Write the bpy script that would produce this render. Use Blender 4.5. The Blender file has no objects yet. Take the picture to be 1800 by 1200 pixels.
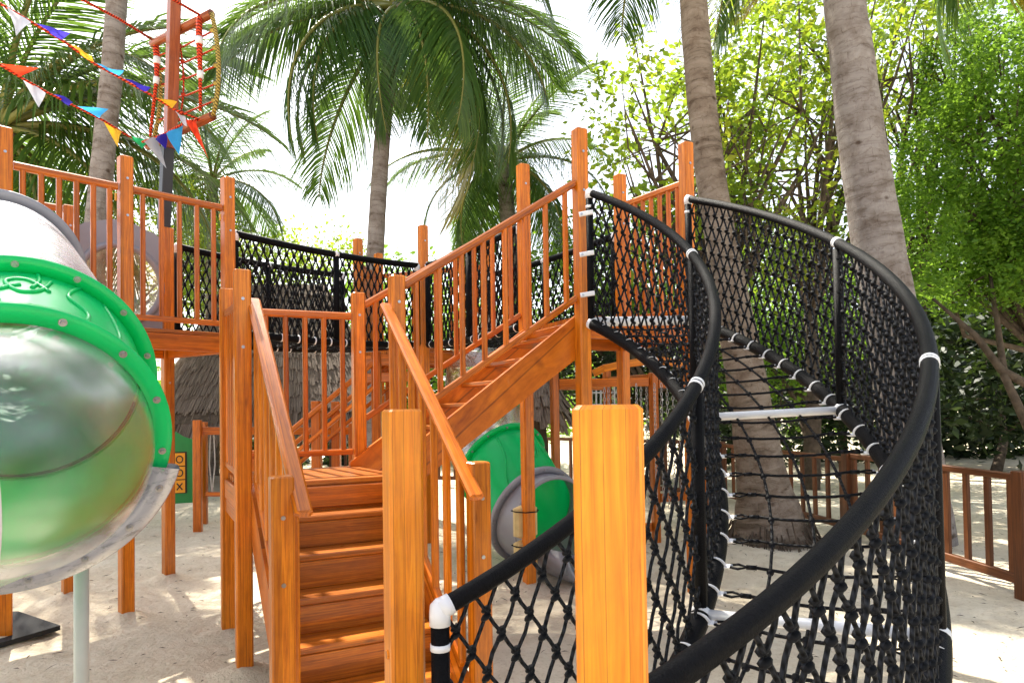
import bpy, math, random
import numpy as np
from mathutils import Vector, Matrix, noise as mnoise
R_ = math.radians
random.seed(7); RNG = np.random.default_rng(7)
SC = bpy.context.scene

# ------------------------------------------------------------------ camera, world, sun, exposure
EYE = 1.4; PITCH = R_(1.3); ROLL = R_(0.9)
_f = Vector((0, math.cos(PITCH), math.sin(PITCH))); _u = Vector((0, -math.sin(PITCH), math.cos(PITCH))); _r = Vector((1, 0, 0))
CR = _r*math.cos(ROLL) - _u*math.sin(ROLL); CU = _u*math.cos(ROLL) + _r*math.sin(ROLL)
cam = bpy.data.objects.new('camera', bpy.data.cameras.new('camera')); SC.collection.objects.link(cam)
M = Matrix.Identity(4)
for i in range(3):
    M[i][0] = CR[i]; M[i][1] = CU[i]; M[i][2] = -_f[i]
M[2][3] = EYE
cam.matrix_world = M
cam.data.lens = 24; cam.data.sensor_width = 36; cam.data.shift_y = 86/1800
cam.data.clip_start = 0.05; cam.data.clip_end = 600
SC.camera = cam

SUN_AZ = math.atan2(-0.55, 0.83); SUN_EL = R_(55)
sdir = Vector((math.sin(SUN_AZ)*math.cos(SUN_EL), math.cos(SUN_AZ)*math.cos(SUN_EL), math.sin(SUN_EL)))
W = bpy.data.worlds.new('World'); SC.world = W; W.use_nodes = True
wn = W.node_tree; wn.nodes.clear()
sky = wn.nodes.new('ShaderNodeTexSky'); sky.sky_type = 'NISHITA'; sky.sun_disc = False
sky.sun_elevation = SUN_EL; sky.sun_rotation = SUN_AZ % (2*math.pi); sky.dust_density = 3.0; sky.air_density = 1.0; sky.ozone_density = 1.0
bg = wn.nodes.new('ShaderNodeBackground'); bg.inputs[1].default_value = 0.15
wo = wn.nodes.new('ShaderNodeOutputWorld')
hs = wn.nodes.new('ShaderNodeHueSaturation'); hs.inputs['Saturation'].default_value = 0.45   # thin bright haze
wn.links.new(sky.outputs[0], hs.inputs['Color']); wn.links.new(hs.outputs[0], bg.inputs[0]); wn.links.new(bg.outputs[0], wo.inputs[0])
sun = bpy.data.objects.new('sun', bpy.data.lights.new('sun', 'SUN')); SC.collection.objects.link(sun)
sun.data.energy = 4.6; sun.data.angle = R_(0.5); sun.data.color = (1.0, 0.93, 0.80)
sun.rotation_euler = sdir.to_track_quat('Z', 'Y').to_euler(); sun.location = (-10, 15, 20)
SC.view_settings.view_transform = 'Standard'; SC.view_settings.look = 'None'
SC.view_settings.exposure = 1.36; SC.view_settings.gamma = 1.0
SC.render.engine = 'CYCLES'
SC.cycles.max_bounces = 10; SC.cycles.transparent_max_bounces = 24; SC.cycles.transmission_bounces = 6
SC.cycles.diffuse_bounces = 4; SC.cycles.glossy_bounces = 4

def at(px, py, Y):
    "world point seen at photo pixel (px, py) at distance Y"
    d = CR*((px-900)/1200) + CU*((686-py)/1200) + _f
    return Vector((0, 0, EYE)) + d*(Y/d.y)
def atz(px, py, z=0.0):
    d = CR*((px-900)/1200) + CU*((686-py)/1200) + _f
    return Vector((0, 0, EYE)) + d*((z-EYE)/d.z)

# ------------------------------------------------------------------ materials
def mat(name):
    m = bpy.data.materials.new(name); m.use_nodes = True
    nt = m.node_tree; b = nt.nodes['Principled BSDF']; return m, nt, b
def N(nt, t, **k):
    n = nt.nodes.new(t)
    for a, v in k.items():
        if a in n.inputs.keys() if hasattr(n.inputs, 'keys') else False: n.inputs[a].default_value = v
        else: setattr(n, a, v)
    return n
def ramp(nt, stops, interp='LINEAR'):
    r = nt.nodes.new('ShaderNodeValToRGB'); cr = r.color_ramp; cr.interpolation = interp
    while len(cr.elements) < len(stops): cr.elements.new(0.5)
    for e, (p, c) in zip(cr.elements, stops): e.position = p; e.color = (*c, 1)
    return r
def mapping(nt, src, scale):
    mp = nt.nodes.new('ShaderNodeMapping'); mp.inputs['Scale'].default_value = scale
    nt.links.new(src, mp.inputs['Vector']); return mp.outputs[0]
def coord(nt, which): return nt.nodes.new('ShaderNodeTexCoord').outputs[which]
def noise(nt, vec, scale, detail=4, rough=0.55, dist=0.0):
    n = nt.nodes.new('ShaderNodeTexNoise'); n.inputs['Scale'].default_value = scale; n.inputs['Detail'].default_value = detail
    n.inputs['Roughness'].default_value = rough; n.inputs['Distortion'].default_value = dist
    if vec is not None: nt.links.new(vec, n.inputs['Vector'])
    return n
def bump(nt, h, b, strength=0.3, dist=0.01):
    bp = nt.nodes.new('ShaderNodeBump'); bp.inputs['Strength'].default_value = strength; bp.inputs['Distance'].default_value = dist
    nt.links.new(h, bp.inputs['Height']); nt.links.new(bp.outputs[0], b.inputs['Normal'])
def mixc(nt, a, b, fac, mode='MIX'):
    m = nt.nodes.new('ShaderNodeMix'); m.data_type = 'RGBA'; m.blend_type = mode
    for s, v in ((6, a), (7, b), (0, fac)):
        if isinstance(v, (int, float)): m.inputs[s].default_value = v
        elif isinstance(v, tuple): m.inputs[s].default_value = (*v, 1)
        else: nt.links.new(v, m.inputs[s])
    return m.outputs[2]
def math_n(nt, op, a, b=0.0):
    m = nt.nodes.new('ShaderNodeMath'); m.operation = op
    for s, v in ((0, a), (1, b)):
        if isinstance(v, (int, float)): m.inputs[s].default_value = v
        else: nt.links.new(v, m.inputs[s])
    return m.outputs[0]

def make_wood(name, dark, mid, light, rough=0.30, coat=0.15):
    m, nt, b = mat(name)
    uv = coord(nt, 'UV')
    g1 = noise(nt, mapping(nt, uv, (75, 2.6, 1)), 1.0, 6, 0.65, 1.1)
    g2 = noise(nt, mapping(nt, uv, (260, 6, 1)), 1.0, 3, 0.6, 0.2)
    blot = noise(nt, mapping(nt, uv, (16, 9, 1)), 1.0, 4, 0.6, 0.8)
    sx = nt.nodes.new('ShaderNodeSeparateXYZ'); nt.links.new(uv, sx.inputs[0])
    st = math_n(nt, 'DIVIDE', sx.outputs[0], 0.0285)
    wn_ = nt.nodes.new('ShaderNodeTexWhiteNoise'); wn_.noise_dimensions = '1D'
    nt.links.new(math_n(nt, 'FLOOR', st), wn_.inputs['W'])
    c = ramp(nt, [(0.30, dark), (0.5, mid), (0.72, light)]); nt.links.new(g1.outputs[0], c.inputs[0])
    c2 = mixc(nt, c.outputs[0], (0.75, 0.62, 0.5), math_n(nt, 'MULTIPLY', g2.outputs[0], 0.35), 'MULTIPLY')
    v = math_n(nt, 'ADD', math_n(nt, 'MULTIPLY', wn_.outputs[0], 0.38), math_n(nt, 'ADD', math_n(nt, 'MULTIPLY', blot.outputs[0], 0.5), 0.56))
    fr = math_n(nt, 'FRACT', st)
    line = math_n(nt, 'LESS_THAN', fr, 0.045)
    v2 = math_n(nt, 'MULTIPLY', v, math_n(nt, 'SUBTRACT', 1.0, math_n(nt, 'MULTIPLY', line, 0.45)))
    oi = nt.nodes.new('ShaderNodeObjectInfo')
    v2 = math_n(nt, 'MULTIPLY', v2, math_n(nt, 'ADD', 0.84, math_n(nt, 'MULTIPLY', oi.outputs['Random'], 0.30)))
    # knots and scuffs
    vo = nt.nodes.new('ShaderNodeTexVoronoi'); vo.inputs['Scale'].default_value = 1.0; nt.links.new(mapping(nt, uv, (11, 2.6, 1)), vo.inputs['Vector'])
    kn = ramp(nt, [(0.03, (0.30, 0.24, 0.2)), (0.10, (1, 1, 1))]); nt.links.new(vo.outputs['Distance'], kn.inputs[0])
    c2 = mixc(nt, c2, kn.outputs[0], 0.75, 'MULTIPLY')
    sc = noise(nt, mapping(nt, uv, (38, 7, 1)), 1.0, 6, 0.75, 1.5); sr = ramp(nt, [(0.66, (0, 0, 0)), (0.74, (1, 1, 1))]); nt.links.new(sc.outputs[0], sr.inputs[0])
    c2 = mixc(nt, c2, (0.62, 0.42, 0.22), math_n(nt, 'MULTIPLY', sr.outputs[0], 0.28))
    vm = nt.nodes.new('ShaderNodeVectorMath'); vm.operation = 'SCALE'; nt.links.new(c2, vm.inputs[0]); nt.links.new(v2, vm.inputs['Scale'])
    nt.links.new(vm.outputs[0], b.inputs['Base Color'])
    rr = nt.nodes.new('ShaderNodeMapRange'); rr.inputs[3].default_value = rough-0.06; rr.inputs[4].default_value = rough+0.16
    nt.links.new(blot.outputs[0], rr.inputs[0]); nt.links.new(rr.outputs[0], b.inputs['Roughness'])
    b.inputs['Specular IOR Level'].default_value = 0.35
    b.inputs['Coat Weight'].default_value = coat; b.inputs['Coat Roughness'].default_value = 0.12
    bump(nt, g2.outputs[0], b, 0.12, 0.004)
    return m
def make_plain(name, col, rough=0.45, spec=0.5, var=0.15, scale=6, bumpy=0.0, metal=0.0, bscale=60, translucent=0.0):
    m, nt, b = mat(name)
    n = noise(nt, coord(nt, 'Object'), scale, 5, 0.6)
    c = ramp(nt, [(0.3, tuple(x*(1-var) for x in col)), (0.7, tuple(min(1, x*(1+var)) for x in col))])
    nt.links.new(n.outputs[0], c.inputs[0]); nt.links.new(c.outputs[0], b.inputs['Base Color'])
    b.inputs['Roughness'].default_value = rough; b.inputs['Metallic'].default_value = metal
    b.inputs['Specular IOR Level'].default_value = spec
    if bumpy:
        n2 = noise(nt, coord(nt, 'Object'), bscale, 4, 0.6); bump(nt, n2.outputs[0], b, bumpy, 0.01)
    if translucent:
        tr = nt.nodes.new('ShaderNodeBsdfTranslucent'); nt.links.new(c.outputs[0], tr.inputs[0])
        mx = nt.nodes.new('ShaderNodeMixShader'); mx.inputs[0].default_value = translucent
        out = nt.nodes['Material Output']; nt.links.new(b.outputs[0], mx.inputs[1]); nt.links.new(tr.outputs[0], mx.inputs[2])
        nt.links.new(mx.outputs[0], out.inputs[0])
    return m
def make_rope(name, col, k=1.0, rough=0.6, strength=0.8, freq=230, twist=90):
    "twisted strands, running on the tube UV (metres round, metres along)"
    m, nt, b = mat(name)
    uv = coord(nt, 'UV'); sx = nt.nodes.new('ShaderNodeSeparateXYZ'); nt.links.new(uv, sx.inputs[0])
    nz = noise(nt, mapping(nt, uv, (60, 60, 1)), 1.0, 3)
    ph = math_n(nt, 'ADD', math_n(nt, 'MULTIPLY', sx.outputs[1], freq), math_n(nt, 'MULTIPLY', sx.outputs[0], twist))
    ph = math_n(nt, 'ADD', ph, math_n(nt, 'MULTIPLY', nz.outputs[0], 3.0))
    s = math_n(nt, 'SINE', ph); h = math_n(nt, 'ADD', math_n(nt, 'MULTIPLY', s, 0.5), 0.5)
    c = ramp(nt, [(0.0, tuple(x*0.15 for x in col)), (1.0, tuple(x*1.25*k for x in col))]); nt.links.new(h, c.inputs[0])
    nt.links.new(c.outputs[0], b.inputs['Base Color']); b.inputs['Roughness'].default_value = rough
    b.inputs['Specular IOR Level'].default_value = 0.14
    bump(nt, h, b, strength, 0.003)
    return m
def make_leaf(name, cols, trans=0.5, rough=0.4, tint=(0.55, 0.75, 0.08)):
    m, nt, b = mat(name)
    uv = coord(nt, 'UV')
    sx = nt.nodes.new('ShaderNodeSeparateXYZ'); nt.links.new(uv, sx.inputs[0])
    c = ramp(nt, [(i/(len(cols)-1), cc) for i, cc in enumerate(cols)]); nt.links.new(sx.outputs[0], c.inputs[0])
    nt.links.new(c.outputs[0], b.inputs['Base Color']); b.inputs['Roughness'].default_value = rough
    b.inputs['Specular IOR Level'].default_value = 0.35
    tr = nt.nodes.new('ShaderNodeBsdfTranslucent')
    nt.links.new(mixc(nt, c.outputs[0], tint, 0.45), tr.inputs[0])
    mx = nt.nodes.new('ShaderNodeMixShader'); mx.inputs[0].default_value = trans
    out = nt.nodes['Material Output']; nt.links.new(b.outputs[0], mx.inputs[1]); nt.links.new(tr.outputs[0], mx.inputs[2])
    nt.links.new(mx.outputs[0], out.inputs[0])
    return m
def make_clear(name, tint, milky, milk_col, r0=0.07, r1=0.75):
    m, nt, b = mat(name); nt.nodes.remove(b)
    tp = nt.nodes.new('ShaderNodeBsdfTransparent'); tp.inputs[0].default_value = (*tint, 1)
    gl = nt.nodes.new('ShaderNodeBsdfGlossy'); gl.inputs['Roughness'].default_value = 0.26; gl.inputs[0].default_value = (1, 1, 1, 1)
    df = nt.nodes.new('ShaderNodeBsdfDiffuse'); df.inputs[0].default_value = (*milk_col, 1)
    scr = noise(nt, mapping(nt, coord(nt, 'Object'), (2, 9, 9)), 3.0, 6, 0.65, 0.6)
    mm = nt.nodes.new('ShaderNodeMapRange'); mm.inputs[1].default_value = 0.35; mm.inputs[2].default_value = 0.75
    mm.inputs[3].default_value = milky*0.4; mm.inputs[4].default_value = milky*2.0
    nt.links.new(scr.outputs[0], mm.inputs[0])
    m1 = nt.nodes.new('ShaderNodeMixShader'); nt.links.new(mm.outputs[0], m1.inputs[0]); nt.links.new(tp.outputs[0], m1.inputs[1]); nt.links.new(df.outputs[0], m1.inputs[2])
    lw = nt.nodes.new('ShaderNodeLayerWeight'); lw.inputs['Blend'].default_value = 0.5
    fr = math_n(nt, 'ADD', r0, math_n(nt, 'MULTIPLY', math_n(nt, 'POWER', lw.outputs['Facing'], 1.5), r1))
    bp = nt.nodes.new('ShaderNodeBump'); bp.inputs['Strength'].default_value = 0.12; bp.inputs['Distance'].default_value = 0.02
    w = noise(nt, coord(nt, 'Object'), 3.0, 3, 0.5, 0.4); nt.links.new(w.outputs[0], bp.inputs['Height']); nt.links.new(bp.outputs[0], gl.inputs['Normal'])
    m2 = nt.nodes.new('ShaderNodeMixShader'); nt.links.new(fr, m2.inputs[0])
    nt.links.new(m1.outputs[0], m2.inputs[1]); nt.links.new(gl.outputs[0], m2.inputs[2])
    nt.links.new(m2.outputs[0], nt.nodes['Material Output'].inputs[0])
    return m

WOOD = make_wood('varnished_wood', (0.34, 0.078, 0.002), (0.61, 0.168, 0.004), (0.80, 0.265, 0.008))
MASTW = make_wood('mast_wood', (0.19, 0.042, 0.010), (0.33, 0.080, 0.018), (0.43, 0.125, 0.03))
WOODB = make_wood('lighter_wood', (0.54, 0.140, 0.003), (0.78, 0.238, 0.005), (0.90, 0.34, 0.012))  # the varnished wood recipe in a lighter tone
WOODR = make_wood('rail_wood', (0.30, 0.060, 0.002), (0.53, 0.128, 0.003), (0.69, 0.195, 0.006))
WOODD = make_wood('old_fence_wood', (0.07, 0.021, 0.006), (0.13, 0.042, 0.012), (0.19, 0.070, 0.022), 0.45, 0.05)
TREADM = make_wood('tread_wood', (0.23, 0.054, 0.003), (0.43, 0.118, 0.006), (0.60, 0.20, 0.012), 0.27)
BLACK = make_rope('black_rope', (0.007, 0.007, 0.009), 1.3)
GREYR = make_rope('worn_black_rope', (0.013, 0.014, 0.017), 1.4)
def make_pad():
    m, nt, b = mat('wrapped_padding')
    uv = coord(nt, 'UV'); n = noise(nt, mapping(nt, uv, (120, 300, 1)), 1.0, 3, 0.6, 1.4); big = noise(nt, mapping(nt, uv, (6, 5, 1)), 1.0, 3)
    c = ramp(nt, [(0.35, (0.0015, 0.0015, 0.002)), (0.7, (0.007, 0.007, 0.009))]); nt.links.new(n.outputs[0], c.inputs[0])
    nt.links.new(mixc(nt, c.outputs[0], (0.012, 0.012, 0.012), math_n(nt, 'MULTIPLY', math_n(nt, 'SUBTRACT', big.outputs[0], 0.45), 0.9)), b.inputs['Base Color'])
    b.inputs['Roughness'].default_value = 0.5; b.inputs['Specular IOR Level'].default_value = 0.10
    bump(nt, n.outputs[0], b, 0.8, 0.004); return m
PAD = make_pad()
WHITE = make_plain('white_plastic', (0.80, 0.80, 0.82), 0.35, var=0.05)
GREEN = make_plain('green_plastic', (0.004, 0.68, 0.20), 0.28, 0.5, 0.08, 3, 0.05, bscale=8, translucent=0.40)
GREY = make_plain('grey_plastic', (0.27, 0.28, 0.32), 0.38, 0.5, 0.08, 4, 0.05, bscale=10)
PGREEN = make_plain('panel_green', (0.01, 0.24, 0.055), 0.4, var=0.1)
YELLOW = make_plain('panel_yellow', (0.85, 0.36, 0.015), 0.4, var=0.06)
INK = make_plain('black_print', (0.012, 0.012, 0.012), 0.5)
CLEAR = make_clear('clear_plastic', (0.90, 0.91, 0.92), 0.05, (0.60, 0.60, 0.64), 0.06, 0.58)
CLEARG = make_clear('cloudy_plastic', (0.75, 0.76, 0.80), 0.95, (0.34, 0.34, 0.39), 0.10, 0.5)
CLEARB = make_clear('smoky_plastic', (0.80, 0.72, 0.58), 0.25, (0.55, 0.46, 0.35))
STEEL = make_plain('steel', (0.42, 0.42, 0.44), 0.28, var=0.1, metal=1.0)
POLE = make_plain('painted_pole', (0.50, 0.52, 0.50), 0.45, var=0.08)
DARKM = make_plain('black_steel', (0.018, 0.019, 0.024), 0.4)
RUBBER = make_plain('rubber_mat', (0.012, 0.012, 0.013), 0.8, bumpy=0.8, bscale=160)
FOAM = make_plain('foam', (0.66, 0.52, 0.24), 0.8, var=0.12, scale=14, bumpy=0.4)
REDR = make_rope('red_rope', (0.68, 0.065, 0.02), 1.0, 0.6, 0.4)
OLIVE = make_rope('olive_rope', (0.42, 0.30, 0.07), 1.0, 0.6, 0.4)
BRASS = make_plain('brass', (0.75, 0.42, 0.06), 0.4, metal=0.4)
def flag_mat(n, c): return make_plain(n, c, 0.6, 0.2, 0.06, 20, translucent=0.45)
FLAG = dict(white=flag_mat('flag_white', (0.62, 0.65, 0.75)), violet=flag_mat('flag_violet', (0.07, 0.05, 0.62)), yellow=flag_mat('flag_yellow', (0.78, 0.45, 0.03)),
            sky=flag_mat('flag_sky_blue', (0.05, 0.38, 0.80)), navy=flag_mat('flag_navy', (0.03, 0.02, 0.32)), red=flag_mat('flag_red', (0.78, 0.06, 0.02)),
            green=flag_mat('flag_green', (0.02, 0.38, 0.14)), grey=flag_mat('flag_grey', (0.42, 0.43, 0.48)))
FROND = make_leaf('palm_frond_green', [(0.022, 0.072, 0.020), (0.045, 0.112, 0.028), (0.10, 0.17, 0.03)], 0.42, 0.30, (0.26, 0.40, 0.04))
FRONDY = make_leaf('palm_frond_yellow', [(0.14, 0.16, 0.02), (0.26, 0.24, 0.03), (0.40, 0.30, 0.03)], 0.5, 0.4, (0.75, 0.60, 0.05))
RACHIS = make_plain('frond_stem', (0.17, 0.17, 0.035), 0.5)
LEAFA = make_leaf('bright_leaf', [(0.06, 0.13, 0.012), (0.11, 0.20, 0.016), (0.22, 0.28, 0.02), (0.34, 0.34, 0.03)], 0.52, 0.45, (0.56, 0.74, 0.05))
LEAFB = make_leaf('bush_leaf', [(0.055, 0.14, 0.015), (0.10, 0.22, 0.022), (0.17, 0.30, 0.03)], 0.56, 0.5, (0.44, 0.68, 0.06))
LEAFD = make_leaf('shade_darkened_leaf', [(0.005, 0.013, 0.003), (0.009, 0.024, 0.005), (0.02, 0.045, 0.009)], 0.15, 0.5, (0.2, 0.32, 0.05))  # leaf green cut to near black: deep shade is put into the colour
BARK = make_plain('bark', (0.10, 0.075, 0.055), 0.9, 0.2, 0.45, 9, 0.8, bscale=30)

def make_trunk(name, c0, c1, scar):
    m, nt, b = mat(name)
    uv = coord(nt, 'UV')
    rings = noise(nt, mapping(nt, uv, (2.2, 8, 1)), 1.0, 6, 0.7, 0.8)
    blot = noise(nt, mapping(nt, uv, (5, 4, 1)), 1.0, 5, 0.65, 0.4)
    crack = noise(nt, mapping(nt, uv, (60, 7, 1)), 1.0, 4, 0.7)
    c = ramp(nt, [(0.32, scar), (0.45, c0), (0.68, c1)]); nt.links.new(rings.outputs[0], c.inputs[0])
    c2 = ramp(nt, [(0.30, (0.50, 0.42, 0.36)), (0.55, (1, 1, 1))]); nt.links.new(blot.outputs[0], c2.inputs[0])
    c3 = ramp(nt, [(0.30, (0.35, 0.30, 0.26)), (0.40, (1, 1, 1))]); nt.links.new(crack.outputs[0], c3.inputs[0])
    x = mixc(nt, mixc(nt, c.outputs[0], c2.outputs[0], 0.8, 'MULTIPLY'), c3.outputs[0], 0.75, 'MULTIPLY')
    sp = nt.nodes.new('ShaderNodeSeparateXYZ'); nt.links.new(uv, sp.inputs[0])
    wob = noise(nt, mapping(nt, uv, (4, 3, 1)), 1.0, 4, 0.7, 0.5)
    ph = math_n(nt, 'FRACT', math_n(nt, 'ADD', math_n(nt, 'MULTIPLY', sp.outputs[1], 9.5), math_n(nt, 'MULTIPLY', wob.outputs[0], 2.2)))
    lr = ramp(nt, [(0.0, (0.45, 0.38, 0.33)), (0.07, (0.75, 0.70, 0.66)), (0.14, (1, 1, 1))]); nt.links.new(ph, lr.inputs[0])
    x = mixc(nt, x, lr.outputs[0], 0.6, 'MULTIPLY')
    vo = nt.nodes.new('ShaderNodeTexVoronoi'); vo.inputs['Scale'].default_value = 1.0; nt.links.new(mapping(nt, uv, (4.5, 5.5, 1)), vo.inputs['Vector'])
    ks = ramp(nt, [(0.07, (0.28, 0.19, 0.13)), (0.16, (1, 1, 1))]); nt.links.new(vo.outputs['Distance'], ks.inputs[0])
    x = mixc(nt, x, ks.outputs[0], 0.8, 'MULTIPLY')
    nt.links.new(x, b.inputs['Base Color']); b.inputs['Roughness'].default_value = 0.85; b.inputs['Specular IOR Level'].default_value = 0.2
    h = math_n(nt, 'ADD', math_n(nt, 'ADD', rings.outputs[0], math_n(nt, 'MULTIPLY', ph, 0.35)), math_n(nt, 'MULTIPLY', crack.outputs[0], 0.5)); bump(nt, h, b, 0.7, 0.025)
    return m
TRUNK = make_trunk('palm_trunk', (0.25, 0.22, 0.205), (0.33, 0.30, 0.28), (0.15, 0.12, 0.10))
TRUNKW = make_trunk('weathered_palm_trunk', (0.22, 0.175, 0.135), (0.32, 0.265, 0.215), (0.09, 0.065, 0.045))

def make_sand():
    m, nt, b = mat('sand')
    o = coord(nt, 'Object')
    big = noise(nt, o, 0.5, 5, 0.6); fine = noise(nt, o, 40, 6, 0.7); mid = noise(nt, o, 5, 5, 0.65, 0.5)
    c = ramp(nt, [(0.3, (0.62, 0.545, 0.42)), (0.55, (0.71, 0.635, 0.50)), (0.8, (0.77, 0.70, 0.565))]); nt.links.new(mid.outputs[0], c.inputs[0])
    sp = ramp(nt, [(0.33, (0.72, 0.67, 0.60)), (0.46, (1, 1, 1))]); nt.links.new(fine.outputs[0], sp.inputs[0])
    x = mixc(nt, c.outputs[0], sp.outputs[0], 0.8, 'MULTIPLY')
    bl = ramp(nt, [(0.35, (0.90, 0.86, 0.80)), (0.6, (1, 1, 1))]); nt.links.new(big.outputs[0], bl.inputs[0])
    x = mixc(nt, x, bl.outputs[0], 0.9, 'MULTIPLY')
    nt.links.new(x, b.inputs['Base Color']); b.inputs['Roughness'].default_value = 0.95; b.inputs['Specular IOR Level'].default_value = 0.1
    lump = noise(nt, o, 14, 5, 0.65, 0.4)
    h = math_n(nt, 'ADD', math_n(nt, 'MULTIPLY', lump.outputs[0], 1.0), math_n(nt, 'MULTIPLY', fine.outputs[0], 0.25)); bump(nt, h, b, 0.7, 0.05)
    return m
SAND = make_sand()
def make_thatch():
    m, nt, b = mat('thatch')
    uv = coord(nt, 'UV')
    st = noise(nt, mapping(nt, uv, (70, 5, 1)), 1.0, 4, 0.7, 0.3); bl = noise(nt, mapping(nt, uv, (3, 3, 1)), 1.0, 4)
    c = ramp(nt, [(0.25, (0.10, 0.072, 0.052)), (0.5, (0.25, 0.195, 0.155)), (0.75, (0.46, 0.38, 0.32))]); nt.links.new(st.outputs[0], c.inputs[0])
    x = mixc(nt, c.outputs[0], (0.55, 0.45, 0.38), math_n(nt, 'MULTIPLY', bl.outputs[0], 0.6), 'MULTIPLY')
    nt.links.new(x, b.inputs['Base Color']); b.inputs['Roughness'].default_value = 0.95; bump(nt, st.outputs[0], b, 1.0, 0.03)
    return m
THATCH = make_thatch()

# ------------------------------------------------------------------ mesh builder
class MB:
    def __init__(s): s.v = []; s.f = []; s.uv = []
    def add(s, vs, fs, uvs=None):
        k = len(s.v); s.v.extend([tuple(x) for x in vs])
        for i, f in enumerate(fs):
            s.f.append(tuple(k+j for j in f)); s.uv.append(uvs[i] if uvs else [(0.0, 0.0)]*len(f))
        return s
    def beam(s, p0, p1, w, h, up=(0, 0, 1), ch=0.006, capch=0.0):
        "chamfered bar from p0 to p1; w across, h along 'up'"
        p0 = Vector(p0); p1 = Vector(p1); d = p1-p0; L = d.length; d.normalize()
        up = Vector(up); x = d.cross(up)
        if x.length < 1e-4: x = d.cross(Vector((1, 0, 0)))
        x.normalize(); y = x.cross(d).normalized()
        ch = min(ch, w*0.3, h*0.3); a, b = w/2, h/2
        ring = [(-a+ch, -b), (a-ch, -b), (a, -b+ch), (a, b-ch), (a-ch, b), (-a+ch, b), (-a, b-ch), (-a, -b+ch)]
        st = [(0.0, 1.0)]
        c = capch
        st = [(0, 1-2*c/min(w, h)), (c, 1), (L-c, 1), (L, 1-2*c/min(w, h))] if c else [(0, 1), (L, 1)]
        vs = [p0 + d*t + x*(rx*k) + y*(ry*k) for t, k in st for rx, ry in ring]
        per = [0]
        for i in range(8):
            q, r = ring[i], ring[(i+1) % 8]; per.append(per[-1]+math.hypot(q[0]-r[0], q[1]-r[1]))
        u0 = random.uniform(0, 50); v0 = random.uniform(0, 50)
        u0 = math.floor(u0/0.0285)*0.0285 + 0.0145 - (w % 0.0285)/2
        fs = []; us = []
        for k in range(len(st)-1):
            for i in range(8):
                j = (i+1) % 8
                fs.append((k*8+i, k*8+j, (k+1)*8+j, (k+1)*8+i))
                us.append([(u0+per[i], v0+st[k][0]), (u0+per[i+1], v0+st[k][0]), (u0+per[i+1], v0+st[k+1][0]), (u0+per[i], v0+st[k+1][0])])
        n = len(st)-1
        fs.append(tuple(range(7, -1, -1))); us.append([(u0+ring[i][0], v0+ring[i][1]) for i in range(7, -1, -1)])
        fs.append(tuple(n*8+i for i in range(8))); us.append([(u0+ring[i][0], v0+ring[i][1]) for i in range(8)])
        return s.add(vs, fs, us)
    def post(s, x, y, z0, z1, w, rot=0.0, ch=0.008):
        return s.beam((x, y, z0), (x, y, z1), w, w, up=(-math.sin(rot), math.cos(rot), 0), ch=ch, capch=0.006)
    def tube(s, pts, r, n=8, caps=True, closed=False):
        pts = [Vector(p) for p in pts]; m = len(pts)
        rs = r if isinstance(r, (list, tuple)) else [r]*m
        T = []
        for i in range(m):
            a = pts[(i-1) % m] if (closed or i > 0) else pts[0]; b = pts[(i+1) % m] if (closed or i < m-1) else pts[-1]
            T.append((b-a).normalized())
        ref = Vector((0, 0, 1)) if abs(T[0].z) < 0.9 else Vector((1, 0, 0))
        x = T[0].cross(ref).normalized(); vs = []; L = 0; Ls = []
        for i in range(m):
            x = (x - T[i]*x.dot(T[i])).normalized(); y = T[i].cross(x)
            if i: L += (pts[i]-pts[i-1]).length
            Ls.append(L)
            for k in range(n):
                a = 2*math.pi*k/n; vs.append(pts[i] + (x*math.cos(a)+y*math.sin(a))*rs[i])
        fs = []; us = []; v0 = random.uniform(0, 3)
        for i in range(m if closed else m-1):
            j = (i+1) % m; lj = Ls[j] if j > i else L+(pts[0]-pts[-1]).length
            for k in range(n):
                q = (k+1) % n; c = 2*math.pi*rs[i]/n
                fs.append((i*n+k, i*n+q, j*n+q, j*n+k)); us.append([(k*c, v0+Ls[i]), ((k+1)*c, v0+Ls[i]), ((k+1)*c, v0+lj), (k*c, v0+lj)])
        if caps and not closed:
            fs.append(tuple(range(n-1, -1, -1))); us.append([(0, 0)]*n); fs.append(tuple((m-1)*n+k for k in range(n))); us.append([(0, 0)]*n)
        return s.add(vs, fs, us)
    def ball(s, c, r, n=6, m=4, axes=None):
        c = Vector(c); ax = axes or (Vector((1, 0, 0)), Vector((0, 1, 0)), Vector((0, 0, 1)))
        rr = r if isinstance(r, (tuple, list)) else (r, r, r); vs = []; fs = []; us = []
        for i in range(m+1):
            t = math.pi*i/m
            for k in range(n):
                p = 2*math.pi*k/n
                vs.append(c + ax[0]*(rr[0]*math.sin(t)*math.cos(p)) + ax[1]*(rr[1]*math.sin(t)*math.sin(p)) + ax[2]*(rr[2]*math.cos(t)))
        for i in range(m):
            for k in range(n):
                q = (k+1) % n; fs.append((i*n+k, (i+1)*n+k, (i+1)*n+q, i*n+q))
                us.append([(k*.004, i*.006), (k*.004, i*.006+.006), (k*.004+.004, i*.006+.006), (k*.004+.004, i*.006)])
        return s.add(vs, fs, us)
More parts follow.
